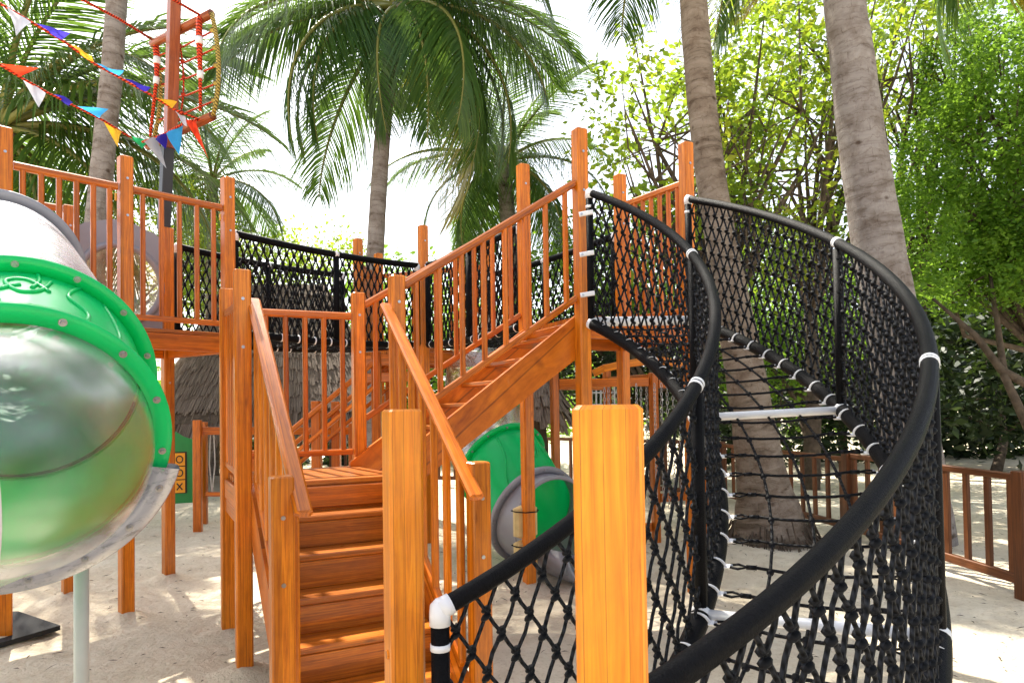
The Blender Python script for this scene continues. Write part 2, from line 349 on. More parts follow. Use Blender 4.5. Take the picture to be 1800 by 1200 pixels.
    def prism(s, outline, origin, ex, ey, th):
        "flat outline (2D list) in the plane ex, ey, extruded by th along the normal"
        o = Vector(origin); ex = Vector(ex).normalized(); ey = Vector(ey).normalized(); nz = ex.cross(ey).normalized(); n = len(outline)
        vs = [o+ex*a+ey*b+nz*(t) for t in (0, th) for a, b in outline]
        fs = [tuple(range(n-1, -1, -1)), tuple(range(n, 2*n))]
        us = [[(a, b) for a, b in outline[::-1]], [(a, b) for a, b in outline]]
        for i in range(n):
            j = (i+1) % n; fs.append((i, j, n+j, n+i)); us.append([outline[i], outline[j], outline[j], outline[i]])
        return s.add(vs, fs, us)
    def mesh(s, name, off=(0, 0, 0), smooth=False):
        me = bpy.data.meshes.new(name); o = Vector(off)
        me.from_pydata([(x-o.x, y-o.y, z-o.z) for x, y, z in s.v], [], s.f)
        u = me.uv_layers.new(name='UVMap'); flat = np.array([c for f in s.uv for p in f for c in p], dtype=np.float32); u.data.foreach_set('uv', flat)
        if smooth: me.polygons.foreach_set('use_smooth', [True]*len(me.polygons))
        me.update(); return me
def link(o): SC.collection.objects.link(o); return o
def wloc(o):
    v = Vector((0, 0, 0))
    while o: v = v+o.location; o = o.parent
    return v
def obj(name, mb, m, parent=None, smooth=False, loc=None):
    off = wloc(parent) if parent else Vector(loc or (0, 0, 0))
    o = bpy.data.objects.new(name, mb.mesh(name, off, smooth)); link(o)
    if m: o.data.materials.append(m)
    if parent: o.parent = parent
    else: o.location = off
    return o
def tag(o, label, cat, group=None, kind=None):
    if label: o['label'] = label
    if cat: o['category'] = cat
    if group: o['group'] = group
    if kind: o['kind'] = kind
    return o
def thing(name, label, cat, loc=(0, 0, 0), group=None):
    o = bpy.data.objects.new(name, None); link(o); o.location = loc; o.empty_display_size = 0.1
    return tag(o, label, cat, group)
def np_mesh(name, V, F4, UV=None, smooth=False):
    "V (n,3), F4 (m,4) quads, UV (m,4,2)"
    me = bpy.data.meshes.new(name); me.vertices.add(len(V)); me.vertices.foreach_set('co', np.asarray(V, np.float32).ravel())
    m = len(F4); me.loops.add(m*4); me.loops.foreach_set('vertex_index', np.asarray(F4, np.int32).ravel())
    me.polygons.add(m); me.polygons.foreach_set('loop_start', np.arange(m, dtype=np.int32)*4)
    me.update(calc_edges=True)
    u = me.uv_layers.new(name='UVMap')
    if UV is not None: u.data.foreach_set('uv', np.asarray(UV, np.float32).ravel())
    if smooth: me.polygons.foreach_set('use_smooth', np.ones(m, bool))
    me.validate(); return me

# ------------------------------------------------------------------ ground: one sheet
def ground():
    ax = np.unique(np.r_[np.linspace(-300, -14, 16), np.linspace(-14, 14, 60), np.linspace(-6, 6, 170), np.linspace(14, 300, 16)])
    ay = np.unique(np.r_[np.linspace(-300, -3, 14), np.linspace(-3, 22, 60), np.linspace(1.5, 9, 120), np.linspace(22, 300, 16)])
    X, Y = np.meshgrid(ax, ay); Z = np.zeros_like(X)
    for i in range(X.shape[0]):
        for j in range(X.shape[1]):
            if abs(X[i, j]) < 14 and -3 < Y[i, j] < 22:
                x, y = X[i, j], Y[i, j]
                Z[i, j] = 0.035*mnoise.noise((x*0.45, y*0.45, 0.3)) + 0.018*mnoise.noise((x*1.7, y*1.7, 4.0)) + 0.014*mnoise.noise((x*3.6, y*3.6, 9.0)) + 0.008*mnoise.noise((x*8.5, y*8.5, 2.0)) - 0.01
                for p in MOUNDS:
                    q = (x-p.x)**2+(y-p.y)**2
                    if q < 0.15: Z[i, j] += 0.05*math.exp(-q/0.014)-0.018*math.exp(-(math.sqrt(q)-0.2)**2/0.006)
    nx = len(ax); idx = np.arange(nx*len(ay)).reshape(len(ay), nx)
    F = np.stack([idx[:-1, :-1], idx[:-1, 1:], idx[1:, 1:], idx[1:, :-1]], -1).reshape(-1, 4)
    me = np_mesh('ground', np.stack([X, Y, Z], -1).reshape(-1, 3), F, None, True)
    me.materials.append(SAND); o = link(bpy.data.objects.new('ground', me)); o['kind'] = 'structure'

# ------------------------------------------------------------------ wooden towers, landing and stairs
PW = 0.085                                   # post width
PHI = R_(27.6); PHL = R_(48)
U = Vector((math.cos(PHI), math.sin(PHI), 0)); V = Vector((-math.sin(PHI), math.cos(PHI), 0))
def col(px, py, Y):                          # a post by its visible top
    return at(px, py, Y)
A0 = col(6, 225, 4.25); A1 = col(220, 276, 4.76); A2 = col(400, 313, 5.30); B1 = Vector((-3.41, 5.25, 3.0)); B2 = Vector((-2.92, 5.79, 2.98))
B0 = A0 + (B1-A1); B0.z = 3.0
N1 = col(425, 475, 3.69); N2 = col(398, 508, 4.41); N3 = col(629, 515, 4.80); N4 = col(697, 485, 4.06)
M1 = col(494, 836, 2.70); M4 = col(840, 811, 3.09)
T1 = col(1018, 228, 4.55); T2 = col(919, 290, 5.36); T3 = col(1089, 308, 5.72); T4 = col(1205, 252, 4.97)
C1 = col(743, 397, 6.95); C2 = col(629, 420, 7.35); C3 = col(665, 446, 8.03); C4 = Vector((-0.25, 7.55, 3.2))
DECK = 2.0; LAND = 1.0
def up_(p, z): return Vector((p.x, p.y, z))
MOUNDS = [A0, A1, A2, B1, B2, N1, N2, N3, N4, M1, M4, T1, T2, T3, T4, C1, C2]
ground()
def posts(root, pts, rot, m=WOOD, name='post', w=PW):
    for p in pts:
        b = MB(); b.post(p.x, p.y, -0.25, p.z, w, rot); o = obj(name, b, m, root)
        bolt_on(o, p, rot)
def bolt_on(parent, p, rot):
    for z in (p.z-0.16, p.z-0.42):
        if z < 0.3: continue
        b = MB(); n = Vector((math.sin(rot), -math.cos(rot), 0)); c = up_(p, z)+n*(PW/2+0.001)
        b.tube([c-n*0.004, c+n*0.004], 0.009, 8); obj('bolt', b, STEEL, parent)
def railing(root, a, b, za, zb, lo_a, lo_b, n, inset=0.05, w=0.04, h=0.05, bw=0.032, m=WOODR, flat=False, lowrail=True):
    "top rail a-b, bottom rail, n balusters as children"
    a = Vector(a); b = Vector(b); d = Vector((b.x-a.x, b.y-a.y, 0)).normalized()
    a2 = a+d*inset; b2 = b-d*inset
    def L(t, q0, q1): p = a2.lerp(b2, t); return Vector((p.x, p.y, q0+(q1-q0)*t))
    mb = MB(); mb.beam(L(0, za, zb), L(1, za, zb), w if not flat else 0.075, h if not flat else 0.034, ch=0.009)
    r = obj('railing', mb, m, root)
    if lowrail: lb = MB(); lb.beam(L(0, lo_a, lo_b), L(1, lo_a, lo_b), w*0.9, h*0.8); obj('lower_rail', lb, m, r)
    for i in range(n):
        t = (i+0.5)/n; k = MB(); p0 = L(t, lo_a, lo_b); p1 = L(t, za, zb)
        p0.z += h*0.2; p1.z -= h*0.3
        k.beam(p0, p1, bw, bw, up=(d.x, d.y, 0), ch=0.007); obj('baluster', k, m, r)
    return r
def deck(root, pts, z, d, step=0.11, name='deck_board'):
    "boards laid across between edge pts[0]-pts[1] and pts[3]-pts[2]"
    a, b, c, e = [up_(p, z-0.016) for p in pts]
    n = max(2, int((e-a).length/step))
    for i in range(n):
        t = (i+0.5)/n; k = MB(); k.beam(a.lerp(e, t), b.lerp(c, t), (e-a).length/n-0.006, 0.032, ch=0.004); obj(name, k, TREADM, root)
    for p, q in ((a, b), (b, c), (c, e), (e, a)):
        dd = (q-p).normalized()*0.045; k = MB(); k.beam(up_(p+dd, z-0.095), up_(q-dd, z-0.095), 0.045, 0.12); obj('beam', k, WOODR, root)

# left tower
tl = thing('play_tower', 'raised wooden play deck at the left with slatted railings above the big green slide', 'play tower', up_(A1, 0))
posts(tl, [A0, A1, A2, B1, up_(B2, 2.06), B0], PHL)
deck(tl, [A0, A2, B2, B0], DECK, PHL)
railing(tl, A0, A1, 2.97, 2.97, 2.07, 2.07, 6); railing(tl, A1, A2, 2.97, 2.97, 2.07, 2.07, 5); railing(tl, B0, B1, 2.97, 2.97, 2.07, 2.07, 4)
for p in (A1, A2):                            # little brass angle brackets under the rail ends
    k = MB(); q = up_(p, 2.92)-Vector((0.45, 0.5, 0)).normalized()*0.06; k.beam(q, q+Vector((0, 0, -0.05)), 0.02, 0.012); obj('bracket', k, BRASS, tl)
# grey bubble panel at the back of that deck, between B1 and B2
def bubble_panel():
    dx = Vector((B2.x-B1.x, B2.y-B1.y, 0)); wd = dx.length-0.10; dx.normalize(); nz = Vector((dx.y, -dx.x, 0))
    t = thing('bubble_panel', 'grey plastic panel with a round smoky bubble window behind the left railing', 'panel', up_(B1, DECK)+dx*(0.05+wd/2))
    o = up_(B1, DECK+0.02)+dx*0.05
    R0 = 0.30; cx, cz = wd/2, 0.42; n = 48; mb = MB()
    outer = []
    for i in range(n):
        a = 2*math.pi*i/n; dxx, dz = math.cos(a), math.sin(a)
        k = 1/max(abs(dxx)/(wd/2), abs(dz)/(0.42 if dz < 0 else 0.42+0.10*math.exp(-(dxx/0.45)**2)))
        outer.append((cx+dxx*k, cz+dz*k))
    inner = [(cx+R0*math.cos(2*math.pi*i/n), cz+R0*math.sin(2*math.pi*i/n)) for i in range(n)]
    vs = [o+dx*a+Vector((0, 0, b))+nz*s for s in (0.02, -0.02) for ring in (outer, inner) for a, b in ring]
    fs = []
    for i in range(n):
        j = (i+1) % n
        fs += [(i, j, n+j, n+i), (2*n+j, 2*n+i, 3*n+i, 3*n+j), (j, i, 2*n+i, 2*n+j), (n+i, n+j, 3*n+j, 3*n+i)]
    mb.add(vs, fs); obj('panel', mb, GREY, t)
    c = o+dx*cx+Vector((0, 0, cz))
    mb = MB(); mb.tube([c+nz*0.02+(dx*math.cos(a)+Vector((0, 0, 1))*math.sin(a))*(R0+0.012) for a in np.linspace(0, 2*math.pi, 48, endpoint=False)], 0.028, 10, closed=True)
    obj('ring', mb, GREY, t, True)
    mb = MB(); vs = []; fs = []
    for i in range(9):
        th = (math.pi/2)*i/8
        for k in range(36):
            a = 2*math.pi*k/36; vs.append(c+(dx*math.cos(a)+Vector((0, 0, 1))*math.sin(a))*(R0*math.cos(th)*0.99)-nz*(0.22*math.sin(th)))
    for i in range(8):
        for k in range(36): fs.append((i*36+k, i*36+(k+1) % 36, (i+1)*36+(k+1) % 36, (i+1)*36+k))
    mb.add(vs, fs); obj('window', mb, CLEARB, t, True)
bubble_panel()

# landing with the lower flight
ld = thing('stair_landing', 'small square wooden landing between the lower and the upper flight of stairs', 'landing', up_((N1+N3)*0.5, 0))
posts(ld, [N1, N2, N3, N4], PHI, name='newel_post')
deck(ld, [N1, N4, N3, N2], LAND, PHI)
for p, q in ((N1, N4), (N4, N3), (N3, N2), (N2, N1)):
    dd = (up_(q, 0)-up_(p, 0)).normalized()*0.046; k = MB(); k.beam(up_(p, LAND-0.20)+dd, up_(q, LAND-0.20)-dd, 0.035, 0.085); obj('fascia', k, WOODR, ld)
railing(ld, N2, N3, 2.045, 2.045, 1.10, 1.10, 6); railing(ld, N2, N1, 2.02, 1.98, 1.06, 1.04, 6)
def flight(root, a, b, c, d, ztop, zbot, n, closed, sh=0.20):
    """a,b = top edge (left, right), d,c = bottom edge; stringers and steps"""
    inn = 0.055
    ux = (up_(b, 0)-up_(a, 0)).normalized()
    a, b, c, d = up_(a, 0)+ux*inn, up_(b, 0)-ux*inn, up_(c, 0)-ux*inn, up_(d, 0)+ux*inn
    rise = (ztop-zbot)/n
    for p, q in ((a, d), (b, c)):
        k = MB(); run = (q-p); L = run.length; run.normalize()
        side = Vector((-run.y, run.x, 0)); 
        out = [(0.0, ztop-0.0), (0.0, ztop-0.29), (L-0.02, zbot-0.10+0.0), (L+0.10, zbot-0.10), (L+0.10, zbot+0.05), (L-0.06, zbot+rise+0.02)]
        k.prism([(x, z) for x, z in out], p+side*0.02, run, (0, 0, 1), 0.04); 
        sl_ = math.atan2(zbot-ztop, L); cs, sn = math.cos(sl_), math.sin(sl_)
        for i, f in enumerate(k.f): k.uv[i] = [((z*cs-x*sn)*0.12+7.003, x*cs+z*sn) for x, z in k.uv[i]]
        obj('stringer', k, WOODR, root)
    for i in range(1, n+1 if closed else n):
        t0 = (i)/n; z = ztop-rise*i
        p0, p1 = a.lerp(d, (i-0.5)/n), b.lerp(c, (i-0.5)/n)
        dep = (d-a).length/n
        e = ux*0.021
        if z > zbot+0.02:
            k = MB(); k.beam(up_(p0+e, z-0.016), up_(p1-e, z-0.016), dep+0.025, 0.032, ch=0.006); obj('tread', k, TREADM, root)
        if closed:
            q0, q1 = a.lerp(d, (i-1)/n), b.lerp(c, (i-1)/n); hh = rise-0.034
            k = MB(); k.beam(up_(q0+e, z+hh/2), up_(q1-e, z+hh/2), 0.022, hh, ch=0.003); obj('riser', k, TREADM, root)
fl = thing('lower_staircase', 'lower flight of closed wooden steps climbing away to the landing, with two short newels', 'staircase', up_((M1+M4)*0.5, 0))
posts(fl, [M1, M4], PHI, name='newel_post', w=0.088)
flight(fl, N1, N4, M4+(M4-N4)*0.02, M1+(M1-N1)*0.02, LAND, 0.0, 6, True)
def slope_rail(root, a, b, za, zb, loa, lob, off, n, ext=0.12):
    "flat handrail bolted on the inner face of the newels, reaching past the lower one"
    d = (up_(b, 0)-up_(a, 0)); L = d.length; d.normalize()
    a = up_(a, 0)+off; b = up_(b, 0)+off
    sl = (zb-za)/L
    mb = MB(); mb.beam(up_(a-d*0.03, za-0.03*sl), up_(b+d*ext, zb+sl*ext), 0.07, 0.036, ch=0.010, capch=0.008)
    r = obj('railing', mb, WOODR, root)
    lo = MB(); lo.beam(up_(a+d*0.05, loa+sl*0.05), up_(b-d*0.05, lob-sl*0.05), 0.034, 0.04); obj('lower_rail', lo, WOODR, r)
    for i in range(n):
        t = (i+0.6)/n; p = a.lerp(b, t); k = MB(); k.beam(up_(p, loa+(lob-loa)*t), up_(p, za+(zb-za)*t-0.012), 0.034, 0.034, up=(d.x, d.y, 0), ch=0.007)
        obj('baluster', k, WOOD, r)
slope_rail(fl, N1, M1, 1.98, 1.09, 1.08, 0.20, U*0.062, 7); slope_rail(fl, N4, M4, 1.99, 1.10, 1.08, 0.20, U*-0.062, 7)

# right tower with the upper flight
tr = thing('play_tower', 'tall wooden platform on square posts at the top of the black net ramp', 'play tower', up_(T1, 0))
posts(tr, [T1, T2, T3, T4], PHI)
deck(tr, [T1, T4, T3, T2], DECK, PHI)
railing(tr, T3, T4, 3.06, 3.02, 2.10, 2.08, 7)
fu = thing('upper_staircase', 'upper flight of open wooden steps rising to the right behind the landing, broad stringer', 'staircase', up_((N4+N3)*0.5, LAND))
flight(fu, T2, T1, N4+U*0.02, N3+U*0.02, DECK+0.02, LAND-0.02, 7, False)
for a, b in ((T1, N4), (T2, N3)):
    railing(fu, a, b, 2.88, 2.13, 2.11, 1.33, 8, 0.045, 0.042, 0.05, 0.032)
# background tower
tc = thing('play_tower', 'farther wooden tower in the middle where the two rope bridges meet', 'play tower', up_(C1, 0))
posts(tc, [C1, C2, C3, C4], R_(38))
deck(tc, [C1, C4, C3, C2], DECK, 0)
railing(tc, C2, C3, 2.95, 2.95, 2.08, 2.08, 5); railing(tc, C3, C4, 2.95, 2.95, 2.08, 2.08, 8)
k = MB(); k.beam(up_(C1, 1.72), up_(C2, 1.72), 0.05, 0.10); obj('beam', k, WOODR, tc)
k = MB(); k.prism([(0.05, 2.05), (0.40, 2.05), (0.40, 2.85), (0.22, 2.95), (0.05, 3.0)], up_(C2, 0), (C3-C2).xy.to_3d(), (0, 0, 1), 0.02); obj('side_panel', k, WOODR, tc)
fb = thing('rear_staircase', 'small far flight of wooden steps seen through the landing railing, leading up rightwards', 'staircase', (-2.6, 7.0, 0))
b0, b1 = Vector((-2.55, 6.75, 0)), Vector((-1.35, 6.75, 0)); off = Vector((0.0, 0.75, 0))
flight(fb, b1+off, b1, b0, b0+off, 1.0, 0.0, 6, False)
for o_ in (Vector((0, 0, 0)), off):
    railing(fb, b1+o_, b0+o_, 1.86, 0.90, 1.62, 0.64, 6, 0.0, 0.045, 0.05, 0.035)
    for q in (b0+o_, b0.lerp(b1, 0.5)+o_, b1+o_):
        k = MB(); zt = 1.0+(q.x-b0.x)*0.8; k.post(q.x, q.y+0.05, -0.2, zt, 0.09); obj('newel_post', k, WOODR, fb)

# two near posts at the foot of the net ramp
PA = col(706, 719, 1.78); PB = col(1065, 711, 0.90)
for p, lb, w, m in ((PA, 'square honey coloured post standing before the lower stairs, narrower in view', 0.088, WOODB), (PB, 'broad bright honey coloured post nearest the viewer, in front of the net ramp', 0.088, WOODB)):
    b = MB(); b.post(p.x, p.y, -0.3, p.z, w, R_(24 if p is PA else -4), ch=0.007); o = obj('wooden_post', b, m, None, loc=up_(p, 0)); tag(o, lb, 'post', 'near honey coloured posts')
    b = MB(); q = R_(24 if p is PA else -4); nn = Vector((-math.cos(q), -math.sin(q), 0)); c = up_(p, 0.77)+nn*0.043
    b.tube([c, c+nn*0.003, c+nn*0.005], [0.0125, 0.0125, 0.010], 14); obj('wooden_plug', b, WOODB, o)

# ------------------------------------------------------------------ net ramp (spiral)
Q = [-0.97377753, 3.65048659, 0.45288444, -1.63527864, 2.47060022, 0.30538006, 0.3619776, -0.28960536, 1.65896189, 0.84257079, -0.32246478, -0.11252503,
     2.82239689, -1.90151639, -0.08242806, 0.43468689, 2.76718589, -1.87750843, -0.01311885, 0.46181545, 0.84730581, -0.07062021, -0.01861196]
def spiral(side, t, floor=False):
    a = Q[4:8] if side == 'o' else Q[8:12]; b = Q[12:16] if side == 'o' else Q[16:20]
    th = Q[2]+Q[3]*t+Q[22]*t*(1-t); r = a[0]+a[1]*t+a[2]*t*t+a[3]*t**3
    z = b[0]+b[1]*t+b[2]*t*(1-t)+b[3]*t*(1-t)*(1-2*t)
    if floor: z = max(0.03, z-Q[20]-Q[21]*t)
    return Vector((Q[0]+r*math.cos(th), Q[1]+r*math.sin(th), z))
def net(top, bot, ncol, nrow, rr, kr, detail=True):
    "diamond net between curves top(t), bot(t)"
    mb = MB()
    def P(i, j):
        s = (i+(0.5 if j % 2 else 0.0))/ncol; s = min(1, max(0, s)); h = j/nrow
        a = top(s); b = bot(s); p = a.lerp(b, h)
        return p
    for j in range(nrow):
        for i in range(ncol+1):
            if j % 2 == 0: nb = [(i, j+1), (i-1, j+1)]
            else: nb = [(i, j+1), (i+1, j+1)]
            for (a, b) in nb:
                if a < 0 or a > ncol or (b % 2 and a >= ncol) or (j % 2 and i >= ncol): continue
                p, q = P(i, j), P(a, b); d = q-p
                mid = p.lerp(q, 0.5)+Vector((random.gauss(0, .003), random.gauss(0, .003), random.gauss(0, .002)))
                mb.tube([p, mid, q], rr, 6 if detail else 4, caps=False)
    for j in range(1, nrow):
        for i in range(ncol+(0 if j % 2 else 1)):
            p = P(i, j); e = 0.004; s = min(0.98, (i+0.5)/ncol); tx = (top(min(1, s+0.02))-top(s)).normalized(); zz = Vector((0, 0, 1)); nn = tx.cross(zz).normalized()
            if detail:
                mb.ball(p+zz*kr*0.45+nn*kr*0.3, (kr*0.95, kr*0.8, kr*0.55), 7, 4, (tx, nn, zz))
                mb.ball(p-zz*kr*0.55-nn*kr*0.2+tx*kr*0.25, (kr*1.0, kr*0.85, kr*0.55), 7, 4, (tx, nn, zz))
                mb.ball(p-tx*kr*0.45+nn*kr*0.3, (kr*0.5, kr*0.8, kr*0.9), 6, 4, (tx, nn, zz))
            else: mb.ball(p, (kr, kr*0.8, kr*1.1), 5, 3, (tx, nn, zz))
    return mb
ramp_ = thing('net_ramp', 'curving black rope net ramp with padded handrails, winding down from the right tower', 'net ramp', (0.9, 2.8, 0))
TS = np.linspace(0, 1, 60)
for side, ncol in (('o', 56), ('i', 40)):
    hr = [spiral(side, t) for t in TS]; fe = [spiral(side, t, True) for t in TS]
    mb = MB(); mb.tube(hr, 0.0245, 14); hro = obj('handrail', mb, PAD, ramp_, True)
    mb = MB(); mb.tube(fe, 0.036, 14); feo = obj('floor_edge', mb, PAD, ramp_, True)
    mb = net(lambda s: spiral(side, s), lambda s: spiral(side, s, True), ncol, 10, 0.0058, 0.0160)
    obj('net', mb, GREYR, ramp_, True)
    poles = (0.0, 0.345, 0.665, 1.0) if side == 'o' else (0.0, 0.345, 0.675, 1.0)
    for i, t in enumerate(poles):
        a, b = spiral(side, t), spiral(side, t, True)
        mb = MB(); mb.tube([b-Vector((0, 0, 0.02 if b.z > 0.2 else 0.2)), a-Vector((0, 0, 0.03))], 0.024, 12); po = obj('support_pole', mb, PAD, ramp_, True)
        mb = MB()
        if i in (0, 3):
            dr = (spiral(side, abs(t-0.02))-a).normalized()
            mb.tube([a-Vector((0, 0, 0.040)), a-Vector((0, 0, .01)), a+Vector((0, 0, .012)), a+Vector((0, 0, 0.027))], [0.027, 0.027, 0.025, 0.011], 14)
            mb.tube([a, a+dr*0.032], 0.0272, 14); obj('end_cap', mb, WHITE, po, True)
            mb = MB(); mb.tube([a-Vector((0, 0, 0.085)), a-Vector((0, 0, 0.102))], 0.0255, 14); obj('tape', mb, WHITE, po, True)
        else:
            d = (spiral(side, t+0.01)-spiral(side, t-0.01)).normalized()
            for q in (-0.011, 0.009): mb.tube([a+d*(q-0.005), a+d*(q+0.005)], 0.0270, 16)
            obj('tape', mb, WHITE, hro, True)
        mb = MB()
        d = (spiral(side, min(1, t+0.01), True)-spiral(side, max(0, t-0.01), True)).normalized()
        mb.tube([b-d*0.012, b+d*0.012], 0.0372, 14); obj('collar', mb, WHITE, feo, True)
# white cross bars and the climbing floor of ropes
def bar(a, b, r, m, name):
    mb = MB(); mb.tube([a, b], r, 12); obj(name, mb, m, ramp_, True)
for ti, to in ((0.0, 0.0), (0.345, 0.345), (0.675, 0.665)):
    a, b = spiral('i', ti, True), spiral('o', to, True); bar(a+Vector((0, 0, 0.012 if ti == 0 else 0)), b, 0.032 if ti == 0 else 0.020, WHITE, 'crossbar')
def floor_clip(p, tang, inward):
    up = tang.cross(inward).normalized(); 
    if up.z < 0: up = -up
    mb = MB(); pts = [p+(inward*math.cos(a)+up*math.sin(a))*0.038 for a in np.linspace(R_(-15), R_(120), 9)]
    for i in range(8):
        pass
    mb.tube(pts, [0.007, 0.0065, 0.006, .0055, .005, .004, .003, .002, .001], 6)
    mb.prism([(-0.011, -0.004), (0.011, -0.004), (0.009, 0.03), (-0.009, 0.03)], p+inward*0.036-up*0.006, tang, inward, 0.007)
    c = obj('clip', mb, WHITE, ramp_)
    mb = MB(); q = p+inward*0.062
    mb.ball(q+up*0.004, 0.006, 8, 4); obj('bolt', mb, STEEL, c)
    mb = MB(); e = inward*0.06
    mb.tube([q-inward*.005+tang*0.006, q+e*0.4+tang*0.012, q+e, q+e*0.4-tang*0.012, q-inward*.005-tang*0.006], 0.005, 6)
    mb.tube([q+e*0.9, q+e*1.5], 0.009, 8); obj('rope_eye', mb, BLACK, c, True)
    return q+e*1.5
nr = 27; rows = []
for k in range(1, nr):
    t = k/nr*0.97
    a, b = spiral('i', t, True), spiral('o', t, True)
    if a.z < 0.06: break
    inw = (b-a).normalized(); ta = (spiral('i', t+0.01, True)-spiral('i', t-0.01, True)).normalized(); tb = (spiral('o', t+0.01, True)-spiral('o', t-0.01, True)).normalized()
    e0 = floor_clip(a, ta, inw); e1 = floor_clip(b, tb, -inw); rows.append((a+inw*0.05, b-inw*0.05))
    mb = MB(); mid = e0.lerp(e1, 0.5)-Vector((0, 0, 0.012)); mb.tube([e0, e0.lerp(mid, .5)-Vector((0, 0, .004)), mid, mid.lerp(e1, .5)-Vector((0, 0, .004)), e1], 0.0062, 7); obj('cross_rope', mb, BLACK, ramp_, True)
for u in (0.25, 0.5, 0.75):
    mb = MB(); pts = [a.lerp(b, u)-Vector((0, 0, 0.012)) for a, b in rows]
    mb.tube(pts, 0.0062, 7)
    for p in pts: mb.ball(p, 0.0145, 8, 5)
    obj('long_rope', mb, BLACK, ramp_, True)
# white clips tying the first pole to the tower post
for z in (2.62, 2.36, 2.10):
    a = spiral('i', 0.0); mb = MB(); mb.beam((a.x-0.07, a.y-0.02, z), (a.x+0.02, a.y-0.035, z+0.012), 0.016, 0.030, ch=0.006); c = obj('post_clip', mb, WHITE, ramp_)
    mb = MB(); mb.tube([(a.x-0.055, a.y-0.028, z), (a.x-0.055, a.y-0.036, z)], 0.008, 8); obj('bolt', mb, STEEL, c)

# ------------------------------------------------------------------ rope bridges
def bridge(label, n0, n1, f0, f1, ncol):
    t = thing('rope_bridge', label, 'rope bridge', (n0+f0)*0.5)
    for a, b in ((n0, n1), (f0, f1)):
        sag = 0.03
        top = lambda s, a=a, b=b: up_(a.lerp(b, s), 2.83-sag*4*s*(1-s)); bot = lambda s, a=a, b=b: up_(a.lerp(b, s), 2.03-sag*4*s*(1-s))
        ss = np.linspace(0, 1, 14)
        mb = MB(); mb.tube([top(s) for s in ss], 0.029, 10); obj('handrail', mb, PAD, t, True)
        mb = MB(); mb.tube([bot(s) for s in ss], 0.034, 10); ed = obj('floor_edge', mb, PAD, t, True)
        for s in np.linspace(0.04, 0.96, 12):
            mb = MB(); p = bot(s); q = bot(s+0.007); mb.tube([p, q], 0.0355, 10); obj('collar', mb, WHITE, ed, True)
        obj('net', net(top, bot, ncol, 10, 0.0078, 0.020, False), BLACK, t)
        for s in (0.0, 0.5, 1.0):
            mb = MB(); mb.tube([bot(s), top(s)], 0.028, 10); po = obj('support_pole', mb, PAD, t, True)
            mb = MB(); c = top(s)
            if s == 0.5: mb.tube([top(.49), top(.51)], 0.031, 12)
            else: mb.tube([c-Vector((0, 0, .06)), c, c+Vector((0, 0, .03))], [.031, .031, .015], 10)
            obj('end_cap', mb, WHITE, po, True)
    mb = MB()
    for s in np.linspace(0.02, 0.98, 16): mb.tube([up_(n0.lerp(n1, s), 2.0), up_(f0.lerp(f1, s), 2.0)], 0.0065, 5)
    for w in (0.2, 0.4, 0.6, 0.8): mb.tube([up_(n0.lerp(f0, w), 2.0), up_(n1.lerp(f1, w), 2.0)], 0.0065, 5)
    obj('floor_net', mb, BLACK, t)
bridge('black net rope bridge with padded rails from the left deck to the middle tower', at(413, 409, 5.5).xy.to_3d(), at(733, 466, 6.86).xy.to_3d(), at(311, 438, 5.9).xy.to_3d(), at(601, 483, 7.3).xy.to_3d(), 27)
bridge('black net rope bridge half hidden behind the upper stairs, joining middle and right towers', Vector((-0.83, 6.85, 0)), up_(T2, 0)+V*0.07, Vector((-0.22, 7.42, 0)), at(1078, 409, 5.78).xy.to_3d(), 22)

# ------------------------------------------------------------------ tube slides
def frames(path):
    path = [Vector(p) for p in path]; out = []
    x = None
    for i, p in enumerate(path):
        a = path[max(0, i-1)]; b = path[min(len(path)-1, i+1)]; t = (b-a).normalized()
        if x is None: x = t.cross(Vector((0, 0, 1))).normalized()
        x = (x-t*x.dot(t)).normalized(); out.append((p, t, x, x.cross(t)))
    return out
def shell(path, r, n=56, rim=0.0):
    fr = frames(path); rs = r if isinstance(r, list) else [r]*len(fr); mb = MB(); vs = []; fs = []
    for (p, t, x, y), q in zip(fr, rs):
        for k in range(n):
            a = 2*math.pi*k/n; vs.append(p+(x*math.cos(a)+y*math.sin(a))*q)
    for i in range(len(fr)-1):
        for k in range(n): fs.append((i*n+k, i*n+(k+1) % n, (i+1)*n+(k+1) % n, (i+1)*n+k))
    return mb.add(vs, fs), fr
def flange(p, t, x, y, r0, r1, th, a0=0.0, a1=2*math.pi, n=72):
    prof = [(r0, -th/2), (r1-0.006, -th/2), (r1, -th/2+0.006), (r1, th/2-0.006), (r1-0.006, th/2), (r0, th/2)]
    mb = MB(); vs = []; fs = []; full = abs(a1-a0) > 6.28; m = n if full else n+1; q = len(prof)
    for k in range(m):
        a = a0+(a1-a0)*k/n; d = x*math.cos(a)+y*math.sin(a)
        for r, z in prof: vs.append(p+d*r+t*z)
    for k in range(n):
        j = (k+1) % m
        for i in range(q): fs.append((k*q+i, k*q+(i+1) % q, j*q+(i+1) % q, j*q+i))
    return mb.add(vs, fs)
def flange_bolts(parent, p, t, x, y, r, off, n, a0=0.0):
    for k in range(n):
        a = a0+2*math.pi*k/n; c = p+(x*math.cos(a)+y*math.sin(a))*r+t*off
        mb = MB(); mb.tube([c, c+t*0.004], 0.0125, 12); mb.tube([c+t*0.004, c+t*0.012], [0.0085, 0.007], 6); obj('bolt', mb, STEEL, parent)
def bez(p0, p1, p2, p3, n=16):
    o = []
    for i in range(n+1):
        s = i/n; o.append(p0*(1-s)**3+p1*3*s*(1-s)**2+p2*3*s*s*(1-s)+p3*s**3)
    return o
